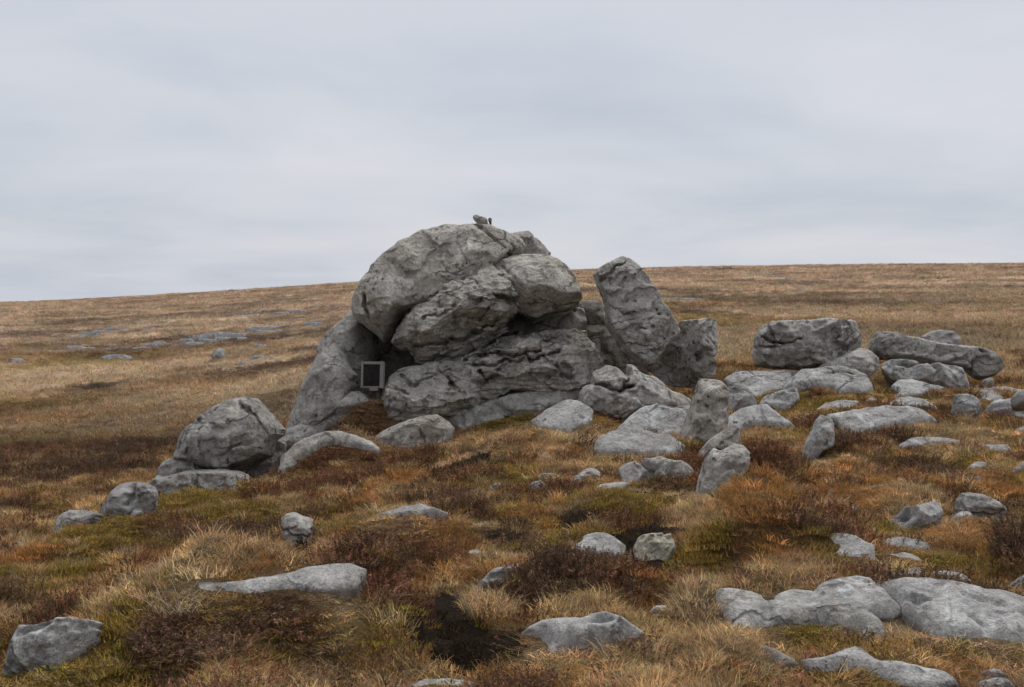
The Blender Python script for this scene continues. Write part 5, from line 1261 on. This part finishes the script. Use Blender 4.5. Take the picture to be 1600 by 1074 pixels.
# stray grass poking through heather and moss
hs = keep & ((kind == HE) | (kind == RH) | (kind == MO)) & (dn < .20)
put('stray_grass', 'thin pale grass stems poking through heather and moss', 'grass', 'grass', hs, .85, 1.05, lambda q: np.tile(np.array([.45, .31, .17]), (len(q), 1)), .25)
# middle-distance moor
x, y = sample(110000, 22.0, 900.0, .54, rg, .30)
C, W, E = zone_colour(x, y)
kind = (W + rg.gumbel(0, .15, W.shape)).argmax(0)
ci, cj, inn = cell(x, y)
keep = ~(COVER[ci, cj] & inn)
for X, _s in ROCK_V:                       # keep the far slabs clear too
    c = X.mean(0); r = .5 * np.ptp(X[:, 0]) + .1
    if c[1] > 30: keep &= ~((np.abs(x - c[0]) < r) & (y > c[1] - 1.0 - .055 * c[1]) & (y < c[1] + .8))
keep &= kind != PE
z = ground_z(x, y, True) + hummock(x, y)[0]
short = np.ones(len(x)); near_f = .75 + np.clip(np.hypot(x, y) / 60, 0, 9)
hk = np.where(kind == HE, .55, np.where(kind == MO, .45, .75))
short = hk
put('moor_grass', 'tufted dry grass and heather covering the far moor', 'grass', 'far_grass', keep, .95, .9,
    lambda q: .7 * C[q] * 1.3 + .3 * ZCOL[kind[q]] * 1.3, .16)

# ------------------------------------------------------------------ tussocks that stand out singly
def tuft_material(name, col):
    m, nt, out, N, L = nodes(name)
    sh = N('ShaderNodeAttribute', attribute_name='shade')
    c = mixc(N, L, 1.0, col, sh.outputs['Color'], 'MULTIPLY')
    d = N('ShaderNodeBsdfDiffuse'); L(c, d.inputs['Color']); t = N('ShaderNodeBsdfTranslucent'); L(c, t.inputs['Color'])
    mx = N('ShaderNodeMixShader'); mx.inputs[0].default_value = .3
    L(d.outputs[0], mx.inputs[1]); L(t.outputs[0], mx.inputs[2]); L(mx.outputs[0], out.inputs[0])
    return m
TM = {'pale': tuft_material('bleached_grass', (.62, .53, .38, 1)), 'straw': tuft_material('straw_grass', (.54, .40, .23, 1)), 'orange': tuft_material('rust_grass', (.46, .25, .09, 1))}
TUFTS = [
 ('bleached pale grass tussock by the tip of the long thin slab', 285, 940, 'pale', 170, .12, .17, .45),
 ('straw tussock left of the biggest foreground slab', 1088, 960, 'straw', 220, .14, .17, .5),
 ('straw tussock at the left foot of the right heather hummock', 1085, 815, 'straw', 160, .14, .17, .5),
 ('wiry rust-coloured grass with long stems at the bottom edge', 1165, 1066, 'orange', 150, .18, .24, .55),
 ('orange grass tussock below the striped boulder', 1530, 862, 'orange', 220, .20, .19, .5),
 ('pale grass tussock beside the tilted cracked slab', 1470, 822, 'pale', 150, .13, .15, .5),
 ('straw tussock in front of the curling slab', 985, 1045, 'straw', 190, .15, .17, .55),
 ('tall thin straw tussock below the pale pointed stone', 1262, 738, 'straw', 70, .12, .24, .25),
 ('orange grass tussock on the bank below the domed rock', 625, 775, 'orange', 190, .26, .19, .5),
 ('drooping brown tussock below the long pale ledge', 838, 700, 'orange', 170, .18, .24, .5),
 ('straw tussock spilling over the right rim of the peat hollow', 765, 985, 'straw', 170, .13, .16, .6),
 ('pale tussock above the rough boulder at the far left', 62, 868, 'pale', 150, .16, .15, .5),
 ('small straw tussock left of the pointed stone', 868, 728, 'straw', 120, .14, .16, .45),
 ('straw tussock by the end of the heather hummock near the centre', 925, 935, 'straw', 130, .12, .16, .5),
]
for i, (lb, px, py, kd, n, r, ln, lean) in enumerate(TUFTS):
    h_ = hit(px, py)
    q_ = np.array([h_[0]]), np.array([h_[1]])
    hz1 = float(ground_z(*q_, True)[0] + hummock(*q_)[0][0] + adj(*q_)[0])
    V_, F_, S_ = blades(n, r, ln, .0036, lean, np.random.default_rng(900 + i), 4, 1.5)
    me = mesh_from('grass_tussock', V_, F_, TM[kd], False)
    ca = me.color_attributes.new('shade', 'FLOAT_COLOR', 'POINT'); ca.data.foreach_set('color', S_.astype(np.float32).ravel())
    o = bpy.data.objects.new('grass_tussock', me); COL.objects.link(o); o.location = (h_[0], h_[1], hz1 - .01)
    tag(o, lb, 'tussock', 'grass tussocks')
